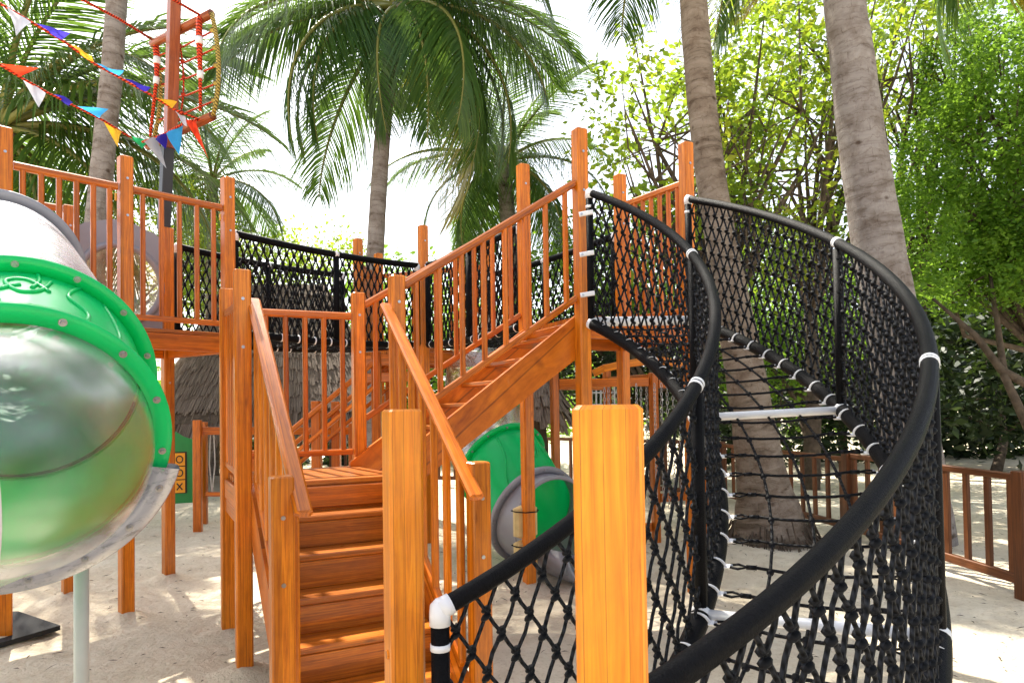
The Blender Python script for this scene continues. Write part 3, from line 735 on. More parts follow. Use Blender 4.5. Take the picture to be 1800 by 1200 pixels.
def relief(parent, fr, r, strokes, m, rad=0.008):
    "raised lines on a tube section: strokes are lists of (s along 0..1, angle in degrees)"
    mb = MB()
    for st in strokes:
        pts = []
        for i in range(len(st)-1):
            for k in range(6):
                q0 = st[max(0, i-1)]; q1 = st[i]; q2 = st[i+1]; q3 = st[min(len(st)-1, i+2)]; u = k/6
                pts.append([0.5*((2*q1[c])+(-q0[c]+q2[c])*u+(2*q0[c]-5*q1[c]+4*q2[c]-q3[c])*u*u+(-q0[c]+3*q1[c]-3*q2[c]+q3[c])*u**3) for c in (0, 1)])
        pts.append(list(st[-1])); P = []
        for s, a in pts:
            f = min(max(s, 0), 0.999)*(len(fr)-1); i = int(f); w = f-i; a = math.radians(a)
            d = [fr[i+h][0]+(fr[i+h][2]*math.cos(a)+fr[i+h][3]*math.sin(a))*(r+0.001) for h in (0, 1)]; P.append(d[0].lerp(d[1], w))
        mb.tube(P, rad, 6)
    obj('relief', mb, m, parent, True)
s1 = thing('tube_slide', 'big green and clear tube slide close at the left edge', 'slide', (-1.9, 2.4, 0))
F2 = Vector((-1.56, 2.12, 1.29)); n2 = Vector((0.60, -0.72, -0.33)).normalized(); F1 = Vector((-1.86, 2.58, 1.535)); n1 = Vector((0.55, -0.79, -0.30)).normalized()
TR = 0.405; FRAD = 0.462
gp = bez(F1, F1+n1*0.19, F2-n2*0.19, F2, 14)
mb, gfr = shell(gp, TR); gs = obj('green_section', mb, GREEN, s1, True)
p, t, x, y = gfr[0]; mb = flange(p+t*0.015, t, x, y, TR-0.002, FRAD, 0.03); fo = obj('flange', mb, GREEN, gs, True); flange_bolts(fo, p+t*0.015, t, x, y, FRAD-0.028, 0.016, 14, 0.2)
p, t, x, y = gfr[-1]; mb = flange(p-t*0.015, t, x, y, TR-0.002, FRAD, 0.03); gfl = obj('flange', mb, GREEN, gs, True)
WAVES = [[(.02, 118), (.3, 112), (.45, 122), (.75, 116), (.95, 112)], [(.15, 104), (.35, 100), (.4, 92), (.25, 86), (.2, 94), (.33, 104)], [(.3, 92), (.42, 80), (.6, 68), (.85, 60), (.97, 60)],
         [(.05, 98), (.2, 99), (.32, 97)], [(.35, 88), (.5, 74), (.55, 70)], [(.6, 98), (.68, 90), (.66, 84)], [(.55, 86), (.66, 80), (.6, 76), (.55, 82)], [(.75, 76), (.7, 70), (.6, 66)],
         [(.05, 60), (.3, 56), (.55, 46), (.8, 42), (.97, 44)], [(.1, 36), (.35, 30), (.6, 33), (.9, 22)], [(.2, 15), (.5, 10), (.7, 16), (.95, 5)], [(.1, 130), (.4, 140), (.7, 134), (.95, 142)]]
relief(gs, gfr, TR, WAVES, GREEN)
# upper clear tube going back up to the deck
E0 = Vector((-3.45, 4.55, 2.42)); ent = bez(E0, E0+Vector((0.35, -0.50, -0.04)), F1-n1*0.75, F1, 18)
mb, ufr = shell(ent, TR); us_ = obj('clear_section', mb, CLEARG, s1, True)
k = len(ent)//2; mb, _ = shell([q for q in ent[k-2:]], TR-0.014); obj('inner_liner', mb, GREEN, us_, True)
p, t, x, y = ufr[5]; mb = flange(p, t, x, y, TR-0.002, FRAD, 0.04); obj('flange', mb, GREY, us_, True)
p, t, x, y = ufr[-1]; mb = flange(p-t*0.017, t, x, y, TR-0.002, FRAD-0.004, 0.026); fo = obj('flange', mb, CLEAR, us_, True)
# lower clear elbow turning back to the left
nh = Vector((n2.x, n2.y, 0)).normalized(); wv = Vector((nh.y, -nh.x, 0)); RB = 0.42
el = [F2+nh*(RB*math.sin(a))+wv*(RB*(1-math.cos(a)))+Vector((0, 0, -0.02*a*a)) for a in np.linspace(0, 1.20, 20)]
mb, efr = shell(el, [TR-0.055*min(1, i/9) for i in range(20)]); es = obj('clear_elbow', mb, CLEAR, s1, True)
p, t, x, y = efr[0][0], n2, *[None]*2
p, t, x, y = gfr[-1]
mb = flange(p+t*0.016, t, x, y, TR-0.002, FRAD+0.032, 0.045, R_(192), R_(345)); fo = obj('flange', mb, CLEARG, es, True); flange_bolts(gfl, p, t, x, y, FRAD-0.03, 0.001, 14, 0.1); 
for k in range(7):
    a = R_(202+k*21); c = p+(x*math.cos(a)+y*math.sin(a))*(FRAD-0.012)+t*0.039; mb = MB(); mb.tube([c, c+t*0.004], 0.0125, 12); mb.tube([c+t*0.004, c+t*0.012], [0.0085, 0.007], 6); obj('bolt', mb, STEEL, fo)
p, t, x, y = efr[-1]; mb = flange(p, t, x, y, TR-0.002, FRAD, 0.05); obj('flange', mb, WHITE, es, True)
# exit below, out to the left
ex = bez(efr[-1][0], efr[-1][0]+t*0.4, Vector((-3.2, 0.9, 0.55)), Vector((-3.7, 0.85, 0.45)), 10)
mb, xfr = shell(ex, TR-0.055); obj('exit_section', mb, GREY, s1, True)
bp_ = atz(149, 1300, 0); q = at(143, 985, bp_.y)
mb = MB(); q = at(143, 960, 2.62); mb.tube([(q.x, q.y, -0.2), (q.x, q.y, 0.93)], 0.026, 14); obj('support_leg', mb, POLE, s1, True)

s2 = thing('tube_slide', 'smaller green tube slide with a grey mouth in the middle, behind the square post', 'slide', (0.2, 5.7, 0))
G1 = at(884, 818, 6.50); g1 = Vector((0.50, -0.76, -0.42)).normalized(); G2 = at(938, 903, 6.12); g2 = Vector((0.55, -0.80, -0.25)).normalized()
r2 = 0.412; f2 = 0.465
gp = bez(G1, G1+g1*0.17, G2-g2*0.17, G2, 12); mb, fr2 = shell(gp, r2); gs = obj('green_section', mb, GREEN, s2, True)
p, t, x, y = fr2[0]; mb = flange(p, t, x, y, r2-.002, f2, 0.035); fo = obj('flange', mb, GREEN, gs, True); flange_bolts(fo, p, t, x, y, f2-0.02, 0.018, 14)
relief(gs, fr2, r2, WAVES[:9], GREEN, 0.010)
X3 = at(974, 918, 5.86); gx = Vector((0.52, -0.83, -0.08)).normalized()
gp = bez(G2, G2+g2*0.15, X3-gx*0.12, X3, 10); mb, fr3 = shell(gp, [r2*(1-0.06*(i/10)) for i in range(11)]); gr = obj('exit_section', mb, GREY, s2, True)
p, t, x, y = fr2[-1]; mb = flange(p+t*.012, t, x, y, r2-.002, f2, 0.045); fo = obj('flange', mb, GREY, gr, True); flange_bolts(fo, p+t*.012, t, x, y, f2-0.02, 0.023, 12)
p, t, x, y = fr3[-1]; mb = MB(); mb.tube([p+(x*math.cos(a)+y*math.sin(a))*(r2*0.94) for a in np.linspace(0, 2*math.pi, 48, endpoint=False)], 0.02, 10, closed=True); obj('lip', mb, GREY, gr, True)
# run-out chute on the sand
fl_ = []; vs = []; fs = []
for i in range(9):
    s = i/8; c = X3+gx*(0.02+0.55*s); rr_ = r2*0.94; side = gx.cross(Vector((0, 0, 1))).normalized()
    for k in range(17):
        a = math.pi+math.pi*k/16
        z = X3.z+math.sin(a)*rr_*(1-0.0*s); z = max(z-0.05*s, 0.03); vs.append(Vector((c.x, c.y, z))+side*(math.cos(a)*rr_*(1-0.25*s**3)))
        if s > 0.0 and k in (0, 16): vs[-1].z -= 0.25*s
for i in range(8):
    for k in range(16): fs.append((i*17+k, i*17+k+1, (i+1)*17+k+1, (i+1)*17+k))
mb = MB(); mb.add(vs, fs); o = obj('chute', mb, GREY, gr, True); o.modifiers.new('s', 'SOLIDIFY').thickness = 0.02
c0 = at(700, 655, 7.0); up2 = bez(Vector((-0.22, 7.75, 2.10)), Vector((-0.30, 7.3, 2.0)), G1-g1*0.55, G1, 14); mb, fr4 = shell(up2, r2); uo = obj('clear_section', mb, CLEARB, s2, True)
for i in (9,):
    p, t, x, y = fr4[i]; mb = flange(p, t, x, y, r2-.002, f2, 0.04); obj('flange', mb, GREEN, uo, True)
# foam pads strapped on the tower post beside that slide
for i, (za, zb, lb) in enumerate(((0.36, 0.615, 'upper cream foam pad tied round the square post by the grey slide mouth'), (0.09, 0.345, 'lower cream foam pad tied round the square post, partly behind the black rail'))):
    mb = MB(); a = up_(T2, za)+V*0.055; b = up_(T2, zb)+V*0.055
    mb.beam(a, b, 0.20, 0.075, up=V, ch=0.03, capch=0.02); o = obj('foam_pad', mb, FOAM, None, loc=up_(T2, za)+V*0.055); tag(o, lb, 'foam pad', 'foam pads on the post')
    for z in (zb-0.04,):
        mb = MB(); mb.tube([up_(T2, z)+U*(sx*0.1)+V*(sy) for sx, sy in ((-1, .10), (-1, 0.02), (-.5, -.052), (.5, -.052), (1, .02), (1, .10))], 0.005, 6, closed=True); obj('strap', mb, BLACK, o)

# ------------------------------------------------------------------ mast with rope ladder, and bunting
ms = thing('mast', 'tall wooden mast with two round yards and a red rope net above the left deck', 'mast', up_(B2, DECK))
p0 = at(299, 262, 5.74); p1 = at(308, -60, 5.74)
mb = MB(); mb.beam(p0, p1, 0.088, 0.088, up=(-math.sin(PHL), math.cos(PHL), 0)); obj('mast_post', mb, MASTW, ms)
mb = MB(); mb.beam(up_(B2, 2.95)+Vector((-0.03, 0, 0)), p0+Vector((-0.02, 0, 0.02)), 0.085, 0.085, up=(-math.sin(PHL), math.cos(PHL), 0)); obj('steel_tube', mb, DARKM, ms)
mb = MB(); mb.post(B2.x, B2.y, 2.06, 2.96, 0.085, PHL); obj('mast_foot', mb, WOOD, ms)
ya, yb = at(268, 78, 6.02), at(372, 24, 5.58); yc, yd = at(260, 257, 6.12), at(374, 204, 5.50)
for a, b in ((ya, yb), (yc, yd)):
    mb = MB(); mb.tube([a, b], 0.035, 14); obj('yard', mb, MASTW, ms, True)
oa = bez(ya, at(283, 120, 6.0), at(290, 170, 6.05), yc+Vector((0.05, 0, 0.05)), 12); ob = bez(yb, at(386, 80, 5.5), at(390, 150, 5.45), yd, 12)
for pth in (oa, ob): mb = MB(); mb.tube(pth, 0.018, 10); obj('side_rope', mb, OLIVE, ms, True)
mb = MB()
for i in (2, 4, 6, 8, 10):
    mb.tube([oa[i], oa[i].lerp(ob[i], .5)-Vector((0, 0, .02)), ob[i]], 0.0075, 6)
    mb.ball(oa[i].lerp(ob[i], .42), 0.02, 6, 4)
mb.tube([oa[i].lerp(ob[i], 0.42) for i in range(1, 12)], 0.0075, 6); obj('rope_net', mb, REDR, ms, True)
for i in (2, 4, 6, 8, 10):
    for c in (ob[i]-Vector((.02, 0, 0)), oa[i]+Vector((.02, 0, 0))): mb = MB(); mb.ball(c, (.028, .02, .022), 6, 4); obj('rope_clamp', mb, OLIVE, ms, True)
for pts in ([(350, 32), (350, 70), (352, 130), (352, 195)], [(274, 75), (276, 105), (275, 140), (264, 240)]):
    Y = 5.6 if pts[0][0] > 300 else 6.0
    mb = MB(); mb.tube([at(a, b, Y) for a, b in pts], [0.026, 0.028, 0.016, 0.012], 8); so = obj('strap', mb, REDR, ms, True)
    for f in (0.42, 0.85):
        i = 1 if f < .6 else 2; c = at(*pts[i], Y); d = (at(*pts[min(3, i+1)], Y)-c).normalized(); mb = MB(); mb.tube([c-d*.02, c+d*.04], 0.031 if i == 1 else 0.026, 10); obj('tape', mb, WHITE, so, True)
def stay(label, pts):
    mb = MB(); mb.tube([at(*p) for p in pts], 0.011, 8); o = obj('stay_rope', mb, REDR, None, True, loc=at(*pts[-1])); tag(o, label, 'rope', 'bare orange stay ropes')
stay('bare orange rope running up left from the left end of the upper yard', [(60, -60, 4.8), (145, 0, 5.2), (210, 34, 5.6), (268, 70, 6.02)])
stay('bare orange rope running up from the right end of the upper yard', [(250, -45, 5.0), (305, 0, 5.3), (350, 26, 5.58)])
def bunting(label, line, flags):
    P = [at(*p) for p in line]; mb = MB(); mb.tube(P, 0.009, 7); root = thing('bunting', label, 'bunting', P[-1], 'strings of coloured pennants')
    obj('cord', mb, REDR, root, True)
    for colr, (x0, y0), (x1, y1), (tx, ty), Y in flags:
        mx_, my_ = (x0+x1)/2, (y0+y1)/2; tx, ty = mx_+(tx-mx_)*1.25, my_+(ty-my_)*1.25
        a, b, c = at(x0, y0, Y), at(x1, y1, Y), at(tx, ty, Y-0.05)
        n = 6; mb = MB(); vs = []; fs = []; nn = (b-a).cross(c-a).normalized()
        for i in range(n+1):
            for k in range(n+1-i):
                u, w = i/n, k/n; p = a+(c-a)*u+(b-a)*w
                p = p+nn*(0.024*math.sin(3.3*w*2+u*5+x0)*min(1, (u+0.15)*2)); vs.append(p)
        idx = {}; q = 0
        for i in range(n+1):
            for k in range(n+1-i): idx[i, k] = q; q += 1
        for i in range(n):
            for k in range(n-i):
                fs.append((idx[i, k], idx[i, k+1], idx[i+1, k]))
                if k < n-i-1: fs.append((idx[i, k+1], idx[i+1, k+1], idx[i+1, k]))
        mb.add(vs, fs); obj('pennant', mb, FLAG[colr], root, True)
bunting('upper string of pennants, from the top left corner to the mast', [(-40, -15, 4.4), (10, 12, 4.5), (60, 42, 4.6), (115, 75, 4.8), (167, 113, 5.0), (211, 137, 5.1), (262, 165, 5.25), (305, 192, 5.35), (352, 211, 5.46)],
        [('white', (12, 12), (55, 40), (32, 60), 4.5), ('violet', (60, 41), (107, 70), (119, 58), 4.7), ('yellow', (110, 75), (164, 110), (160, 96), 4.9), ('sky', (168, 112), (208, 134), (211, 124), 5.05),
         ('navy', (211, 137), (255, 162), (261, 152), 5.2), ('yellow', (264, 166), (303, 191), (303, 180), 5.3), ('white', (306, 195), (326, 206), (326, 218), 5.4), ('red', (325, 210), (345, 214), (360, 266), 5.42)])
bunting('lower string of pennants, from the left edge to the lower yard', [(-40, 98, 4.8), (0, 114, 4.9), (36, 136, 5.0), (84, 163, 5.2), (130, 186, 5.4), (182, 212, 5.6), (220, 236, 5.8), (262, 258, 6.1)],
        [('red', (0, 112), (36, 135), (54, 120), 4.95), ('white', (38, 137), (80, 163), (68, 184), 5.1), ('navy', (84, 163), (122, 186), (126, 178), 5.3), ('sky', (133, 186), (176, 208), (183, 193), 5.5), ('yellow', (181, 212), (214, 233), (206, 253), 5.7), ('green', (220, 234), (250, 262), (253, 248), 5.9)])
bunting('short string of pennants hanging along the lower yard across the mast', [(250, 250, 5.62), (288, 236, 5.6), (330, 213, 5.5), (350, 211, 5.46)],
        [('grey', (252, 248), (274, 240), (288, 287), 5.6), ('navy', (272, 244), (292, 232), (288, 256), 5.58), ('sky', (292, 234), (322, 220), (311, 262), 5.55)])

# ------------------------------------------------------------------ fences
def fence(name, label, p0, p1, n, h=0.85, m=WOODD, thick=0.045, ends=(True, True)):
    p0 = Vector(p0); p1 = Vector(p1); d = (p1-p0); L = d.length; d.normalize()
    t = thing(name, label, 'fence', p0, 'low slatted wooden fences')
    for z, hh in ((h-0.02, 0.05), (0.12, 0.07)): mb = MB(); mb.beam(up_(p0+d*.05, z), up_(p1-d*.05, z), thick, hh); obj('rail', mb, m, t)
    for i in range(n):
        p = p0.lerp(p1, (i+0.5)/n); mb = MB(); mb.beam(up_(p, 0.155), up_(p, h-.045), 0.055, 0.028, up=Vector((-d.y, d.x, 0)), ch=.004); obj('slat', mb, m, t)
    for e, p in zip(ends, (p0, p1)):
        if e: mb = MB(); mb.post(p.x, p.y, -0.2, h+0.03, 0.105, math.atan2(d.y, d.x)); obj('post', mb, m, t)
    return t
fence('slat_fence', 'dark red slatted fence at the right edge nearest the viewer', (3.57, 4.80, 0), (3.42, 6.98, 0), 10, 0.86)
fence('slat_fence', 'slatted fence cut by the right frame edge, beyond the near fence post', (4.9, 3.4, 0), (3.57, 4.80, 0), 9, 0.86, ends=(True, False))
fence('slat_fence', 'slatted fence seen through the net ramp floor beside the palm base', (3.42, 6.98, 0), (2.95, 9.7, 0), 12, 0.82, ends=(False, True))
fence('slat_fence', 'far slatted fence crossing behind the leaning palm base', (2.95, 9.7, 0), (0.3, 12.0, 0), 14, 0.85, ends=(False, True))
fence('slat_fence', 'far slatted fence behind the little thatched umbrella', (0.3, 12.0, 0), (-4.5, 13.2, 0), 16, 0.85, ends=(False, True))

# ------------------------------------------------------------------ chain climbing frame behind the net ramp
cf = thing('chain_frame', 'wooden climbing frame hung with steel chains behind the right tower', 'climbing frame', (1.6, 7.2, 0))
CP = [at(974, 655, 6.9), at(1066, 640, 7.6), at(1148, 655, 6.9), at(1232, 660, 7.1)]
for p in CP: mb = MB(); mb.post(p.x, p.y, -0.2, p.z, 0.075, R_(20)); obj('post', mb, WOODR, cf)
for a, b, z in ((CP[0], CP[1], 1.60), (CP[1], CP[2], 1.66), (CP[0], CP[2], 1.62), (CP[2], CP[3], 1.6), (CP[0], CP[2], 0.16), (CP[2], CP[3], 0.45)):
    mb = MB(); d = (up_(b, 0)-up_(a, 0)).normalized()*.05; mb.beam(up_(a, z)+d, up_(b, z)-d, 0.05, 0.085); obj('beam', mb, WOODR, cf)
mb = MB(); arc = [at(x, y, 6.5) for x, y in ((1043, 656), (1060, 648), (1090, 641), (1125, 636), (1165, 634), (1200, 640))]
for a, b in zip(arc, arc[1:]): mb.beam(a, b, 0.06, 0.07)
obj('curved_beam', mb, WOODB, cf)
def chain_mesh(L):
    mb = MB(); n = int(L/0.043)
    for i in range(n):
        z = -i*0.043-0.02; q = i % 2
        pts = []
        for k in range(10):
            a = 2*math.pi*k/10; x, zz = 0.011*math.cos(a), 0.027*math.sin(a)
            pts.append((x if q else 0, 0 if q else x, z+zz))
        mb.tube(pts, 0.0036, 4, closed=True)
    return mb
CH = chain_mesh(1.25).mesh('chain', (0, 0, 0), True); CH.materials.append(STEEL)
for x, Y in ((1062, 6.9), (1069, 6.92), (1077, 6.95), (1085, 6.9), (1118, 6.85), (1126, 6.9), (1136, 6.9), (1150, 6.8), (1162, 6.85), (1172, 6.85), (1182, 6.85), (1194, 6.9), (1205, 6.95), (1216, 7.0)):
    o = bpy.data.objects.new('chain', CH); link(o); o.parent = cf; p = at(x, 664, Y); p.z = 1.60; o.location = p-cf.location; o.rotation_euler = (0, 0, random.uniform(0, 3))
gt = thing('steel_grille', 'small grey steel grille standing behind the hanging chains', 'grille', at(1060, 720, 8.6))
for i in range(7): mb = MB(); x = 1040+i*8; mb.tube([at(x, 672, 8.6), at(x, 712, 8.6)], 0.012, 6); obj('bar', mb, POLE, gt)
for y in (673, 690, 711): mb = MB(); mb.tube([at(1036, y, 8.6), at(1094, y, 8.6)], 0.012, 6); obj('cross_bar', mb, POLE, gt)
for x in (1037, 1093): mb = MB(); p = at(x, 672, 8.6); mb.tube([up_(p, 0), p], 0.02, 8); obj('leg', mb, POLE, gt)

# ------------------------------------------------------------------ noughts-and-crosses panel and wooden swing frame (left, under the deck)
def game_panel():
    a = at(238, 700, 8.1); ex = (up_(at(340, 700, 8.35), 0)-up_(a, 0)).normalized(); o = up_(a, 0.29)
    t = thing('game_panel', 'green noughts and crosses panel with yellow turning blocks under the left deck', 'game panel', up_(a, 0)); wd = 0.70
    out = [(0, 0), (wd, 0), (wd, 0.73), (wd-0.05, .76), (wd-.10, .77), (wd-.18, .80), (wd-.28, .87), (wd/2, .89), (.28, .87), (.18, .80), (.1, .77), (.05, .76), (0, .73)]
    mb = MB(); mb.prism(out, o, ex, (0, 0, 1), 0.03); obj('panel', mb, PGREEN, t)
    ny = Vector((ex.y, -ex.x, 0)); bw = 0.15
    mb = MB(); mb.prism([(.06, .12), (.55, .12), (.55, .62), (.06, .62)], o+ny*0.031, ex, (0, 0, 1), 0.006); obj('frame', mb, INK, t)
    marks = ['X', 'X', 'X', 'X', 'O', 'O', 'X', 'X', 'O']
    for r in range(3):
        for c in range(3):
            mb = MB(); x0, z0 = .075+c*.155, .130+r*.163
            mb.prism([(x0, z0), (x0+.145, z0), (x0+.145, z0+.15), (x0, z0+.15)], o+ny*0.038, ex, (0, 0, 1), 0.02); blk = obj('block', mb, YELLOW, t)
            ctr = o+ex*(x0+.085)+Vector((0, 0, z0+.075))+ny*0.061; mk = marks[r*3+c]; mb = MB()
            if mk == 'O': mb.tube([ctr+ex*(.034*math.cos(q))+Vector((0, 0, .040*math.sin(q))) for q in np.linspace(0, 2*math.pi, 20, endpoint=False)], 0.007, 5, closed=True)
            else:
                for sg in (1, -1): mb.beam(ctr+ex*.03*sg+Vector((0, 0, -.04)), ctr-ex*.03*sg+Vector((0, 0, .04)), .014, .008, up=ny)
            obj('mark', mb, INK, blk)
    for z in (.2, .55):
        mb = MB(); c = o+ex*(wd-.05)+Vector((0, 0, z))+ny*.03; mb.tube([c, c+ny*.01], .012, 8); obj('bolt', mb, YELLOW, t)
game_panel()
sf = thing('swing_frame', 'low wooden frame with a hanging rope rung beside the green panel', 'frame', (-3.7, 8.2, 0))
SP = [at(347, 738, 7.95), at(357, 741, 8.6), at(548, 815, 8.4)]
for p in SP[:2]: mb = MB(); mb.post(p.x, p.y, -0.2, p.z, 0.09, R_(10)); obj('post', mb, WOODR, sf)
e1 = at(620, 757, 8.4)
mb = MB(); mb.post(e1.x, e1.y, -0.2, e1.z+.1, 0.09); obj('post', mb, WOODR, sf)
mb = MB(); mb.beam(at(352, 757, 8.0), e1, 0.06, 0.09); obj('beam', mb, WOODR, sf)
mb = MB(); mb.beam(at(362, 868, 8.0), at(420, 868, 8.05), 0.05, 0.05); obj('rung', mb, WOODR, sf)
for x in (370, 376): mb = MB(); mb.tube([at(x, 762, 8.05), at(x+(-2 if x < 373 else 2), 815, 8.05), at(373, 866, 8.05)], 0.007, 6); obj('rope', mb, POLE, sf)

# rubber mats lying on the sand
def mat_on(label, pts):
    mb = MB(); P = [atz(x, y, 0.025) for x, y in pts]; o = P[0]; mb.prism([(p.x-o.x, p.y-o.y) for p in P], (o.x, o.y, 0.005), (1, 0, 0), (0, 1, 0), 0.03)
    q = obj('rubber_mat', mb, RUBBER, None, loc=(o.x, o.y, 0)); tag(q, label, 'mat', 'black rubber mats')
mat_on('black rubber mat on the sand at the lower left corner under the slide', [(-60, 1145), (8, 1130), (106, 1101), (32, 1076), (-60, 1080)])
mat_on('black rubber mat lying behind the tall newel post of the lower stairs', [(420, 947), (452, 944), (452, 929), (420, 931)])

# ------------------------------------------------------------------ thatched roofs
def thatch_roof(root, ridge0, ridge1, eave, layers, seed):
    "hip roof: eave = list of 4 corners; courses of thatch with ragged ends"
    rnd = random.Random(seed); mb = MB(); rd = [ridge0, ridge1, ridge1, ridge0]
    faces = [(0, 1), (1, 2), (2, 3), (3, 0)]
    for i, j in faces:
        a0, a1, b0, b1 = eave[i], eave[j], rd[i], rd[j]
        nn = (a1-a0).cross(b0-a0 if (b0-a0).length > 0 else b1-a0).normalized()
        if nn.z < 0: nn = -nn
        for L in range(layers):
            lo, hi = L/layers, min(1.0, (L+1.5)/layers)
            n = max(6, int((a0.lerp(b0, lo)-a1.lerp(b1, lo)).length/0.022))
            for k in range(n):
                u0, u1 = k/n, (k+1.5)/n
                e = lo-rnd.uniform(0, 0.55)/layers-(0.5/layers if L == 0 else 0); lift = 0.03+rnd.uniform(0, 0.04)
                um = (u0+u1)/2
                def P(u, h, l): return (a0.lerp(b0, h)).lerp(a1.lerp(b1, h), u)+nn*l
                vs = [P(u0+rnd.uniform(0, .3)/n, e, lift), P(u1-rnd.uniform(0, .3)/n, e, lift), P(u1, hi, 0.0), P(u0, hi, 0.0)]
                if L == 0: vs[0].z -= rnd.uniform(0.05, 0.2); vs[1].z -= rnd.uniform(0.05, 0.2)
                q = rnd.uniform(0, 20); mb.add(vs, [(0, 1, 2, 3)], [[(q, 0), (q+.05, 0), (q+.05, .3), (q, .3)]])
    o = obj('thatch', mb, THATCH, root); o.modifiers.new('thickness', 'SOLIDIFY').thickness = 0.006
    mb = MB(); mb.add(eave+[ridge0-Vector((0, 0, .03)), ridge1-Vector((0, 0, .03))], [(0, 1, 5, 4), (1, 2, 5), (2, 3, 4, 5), (3, 0, 4)]); obj('roof_lining', mb, BARK, root)
hut = thing('thatched_hut', 'large hut with a grey thatched roof behind the rope bridge', 'hut', (-4.4, 13.5, 0))
ev = [at(285, 745, 11.6), at(655, 745, 11.6), at(700, 745, 16), at(250, 745, 16)]
for p in ev: p.z = 1.18
thatch_roof(hut, at(400, 500, 13.6), at(570, 500, 13.6), ev, 11, 3)
for p in ev:
    q = p.lerp((ev[0]+ev[2])*0.5, 0.10); mb = MB(); mb.tube([up_(q, -0.2), up_(q, 1.45)], 0.07, 10); obj('post', mb, BARK, hut, True)
umb = thing('thatched_umbrella', 'small round thatched umbrella on a dark trunk beyond the middle slide', 'sunshade', at(945, 760, 9.4).xy.to_3d())
c = umb.location.copy(); rnd = random.Random(5); mb = MB()
for L in range(7):
    h0 = 1.30+L*0.14; r0_ = 0.52*(1-L/7.4)
    for k in range(70):
        a = 2*math.pi*(k+rnd.random())/70; w = 0.045; lo = rnd.uniform(0.05, .20)+(0.16*rnd.random() if L == 0 else 0)
        d = Vector((math.cos(a), math.sin(a), 0)); s = Vector((-d.y, d.x, 0)); q = rnd.uniform(0, 9)
        mb.add([c+d*(r0_+.03)+s*w*.7+Vector((0, 0, h0-lo)), c+d*(r0_+.03)-s*w*.7+Vector((0, 0, h0-lo)), c+d*(r0_*.62)-s*w+Vector((0, 0, h0+.20)), c+d*(r0_*.62)+s*w+Vector((0, 0, h0+.20))], [(0, 1, 2, 3)], [[(q, 0), (q+.05, 0), (q+.05, .3), (q, .3)]])
obj('thatch', mb, THATCH, umb)
mb = MB(); mb.tube([c+Vector((.12, 0, -.2)), c+Vector((.05, 0, .6)), c+Vector((0, 0, 2.1))], [.14, .10, .07], 10); obj('trunk', mb, BARK, umb, True)

# ------------------------------------------------------------------ palms
def frond_mesh(L, droop, seed, width=0.62, leafn=62, lw=0.030, hang=0.55, name='frond'):
    "frond along +X from the origin, drooping to -Z; rachis is material 1"
    rg = np.random.default_rng(seed); V = []; F = []; UV = []; mi = []
    ts = np.linspace(0, 1, 26)
    def rp(t): return np.array([L*(t*0.98-0.30*droop*t**3), 0.05*L*math.sin(seed+2.2*t)*t, L*(0.16*t-droop*0.75*t**2.1)])
    def tan(t): d = rp(min(1, t+.02))-rp(max(0, t-.02)); return d/np.linalg.norm(d)
    for i, t in enumerate(ts):
        p = rp(t); d = tan(t); s = np.cross(d, [0, 0, 1]); s /= np.linalg.norm(s); u = np.cross(s, d); r = 0.013*(1-t)+0.0025
        for a in (0, 1, 2, 3): V.append(p+(s*math.cos(a*math.pi/2)+u*math.sin(a*math.pi/2))*r)
        if i:
            for a in range(4):
                k = (i-1)*4; F.append((k+a, k+(a+1) % 4, k+4+(a+1) % 4, k+4+a)); UV.append([(.5, 0)]*4); mi.append(1)
    for side in (1, -1):
        for i in range(leafn):
            t = 0.13+0.87*(i+rg.random()*0.6)/leafn
            p = rp(t); d = tan(t); s = np.cross(d, [0, 0, 1]); s /= np.linalg.norm(s); up = np.cross(s, d)
            ll = L*width*0.40*(math.sin(math.pi*min(1, t*0.86+0.14))**0.7+0.18)*rg.uniform(0.85, 1.1)
            fw = 0.35+0.75*t
            dirv = s*side*1.0+d*fw+up*rg.uniform(-0.15, 0.25); dirv /= np.linalg.norm(dirv)
            w = lw*rg.uniform(.8, 1.15); wv = np.cross(dirv, up); wv /= np.linalg.norm(wv)
            col = rg.random(); k = len(V); hg = hang*rg.uniform(0.7, 1.35)
            for q, ww in ((0, .55), (.3, 1.0), (.65, .75), (1.0, .06)):
                c = p+dirv*ll*q*(1-0.22*hg*q)+np.array([0, 0, -1])*ll*hg*q**1.8
                tw = wv*math.cos(0.35)+up*math.sin(0.35)*side
                V.append(c+tw*w*ww*.5); V.append(c-tw*w*ww*.5)
            for q in range(3):
                F.append((k+2*q, k+2*q+1, k+2*q+3, k+2*q+2)); UV.append([(min(1, col*0.7+0.25*q/2*t), 0)]*4); mi.append(0)
    me = np_mesh(name, np.array(V), np.array(F), np.array(UV)); me.polygons.foreach_set('material_index', np.array(mi, np.int32)); return me
FM = {}
for kind, m in (('g', FROND), ('y', FRONDY)):
    FM[kind] = []
    for i, (dr, hg) in enumerate(((0.35, .45), (0.62, .7), (0.9, .9), (0.15, .35))):
        me = frond_mesh(1.0, dr, 11+i+(5 if kind == 'y' else 0), hang=hg, lw=0.0088 if kind == 'g' else 0.010, leafn=84); me.materials.append(m); me.materials.append(RACHIS); FM[kind].append(me)
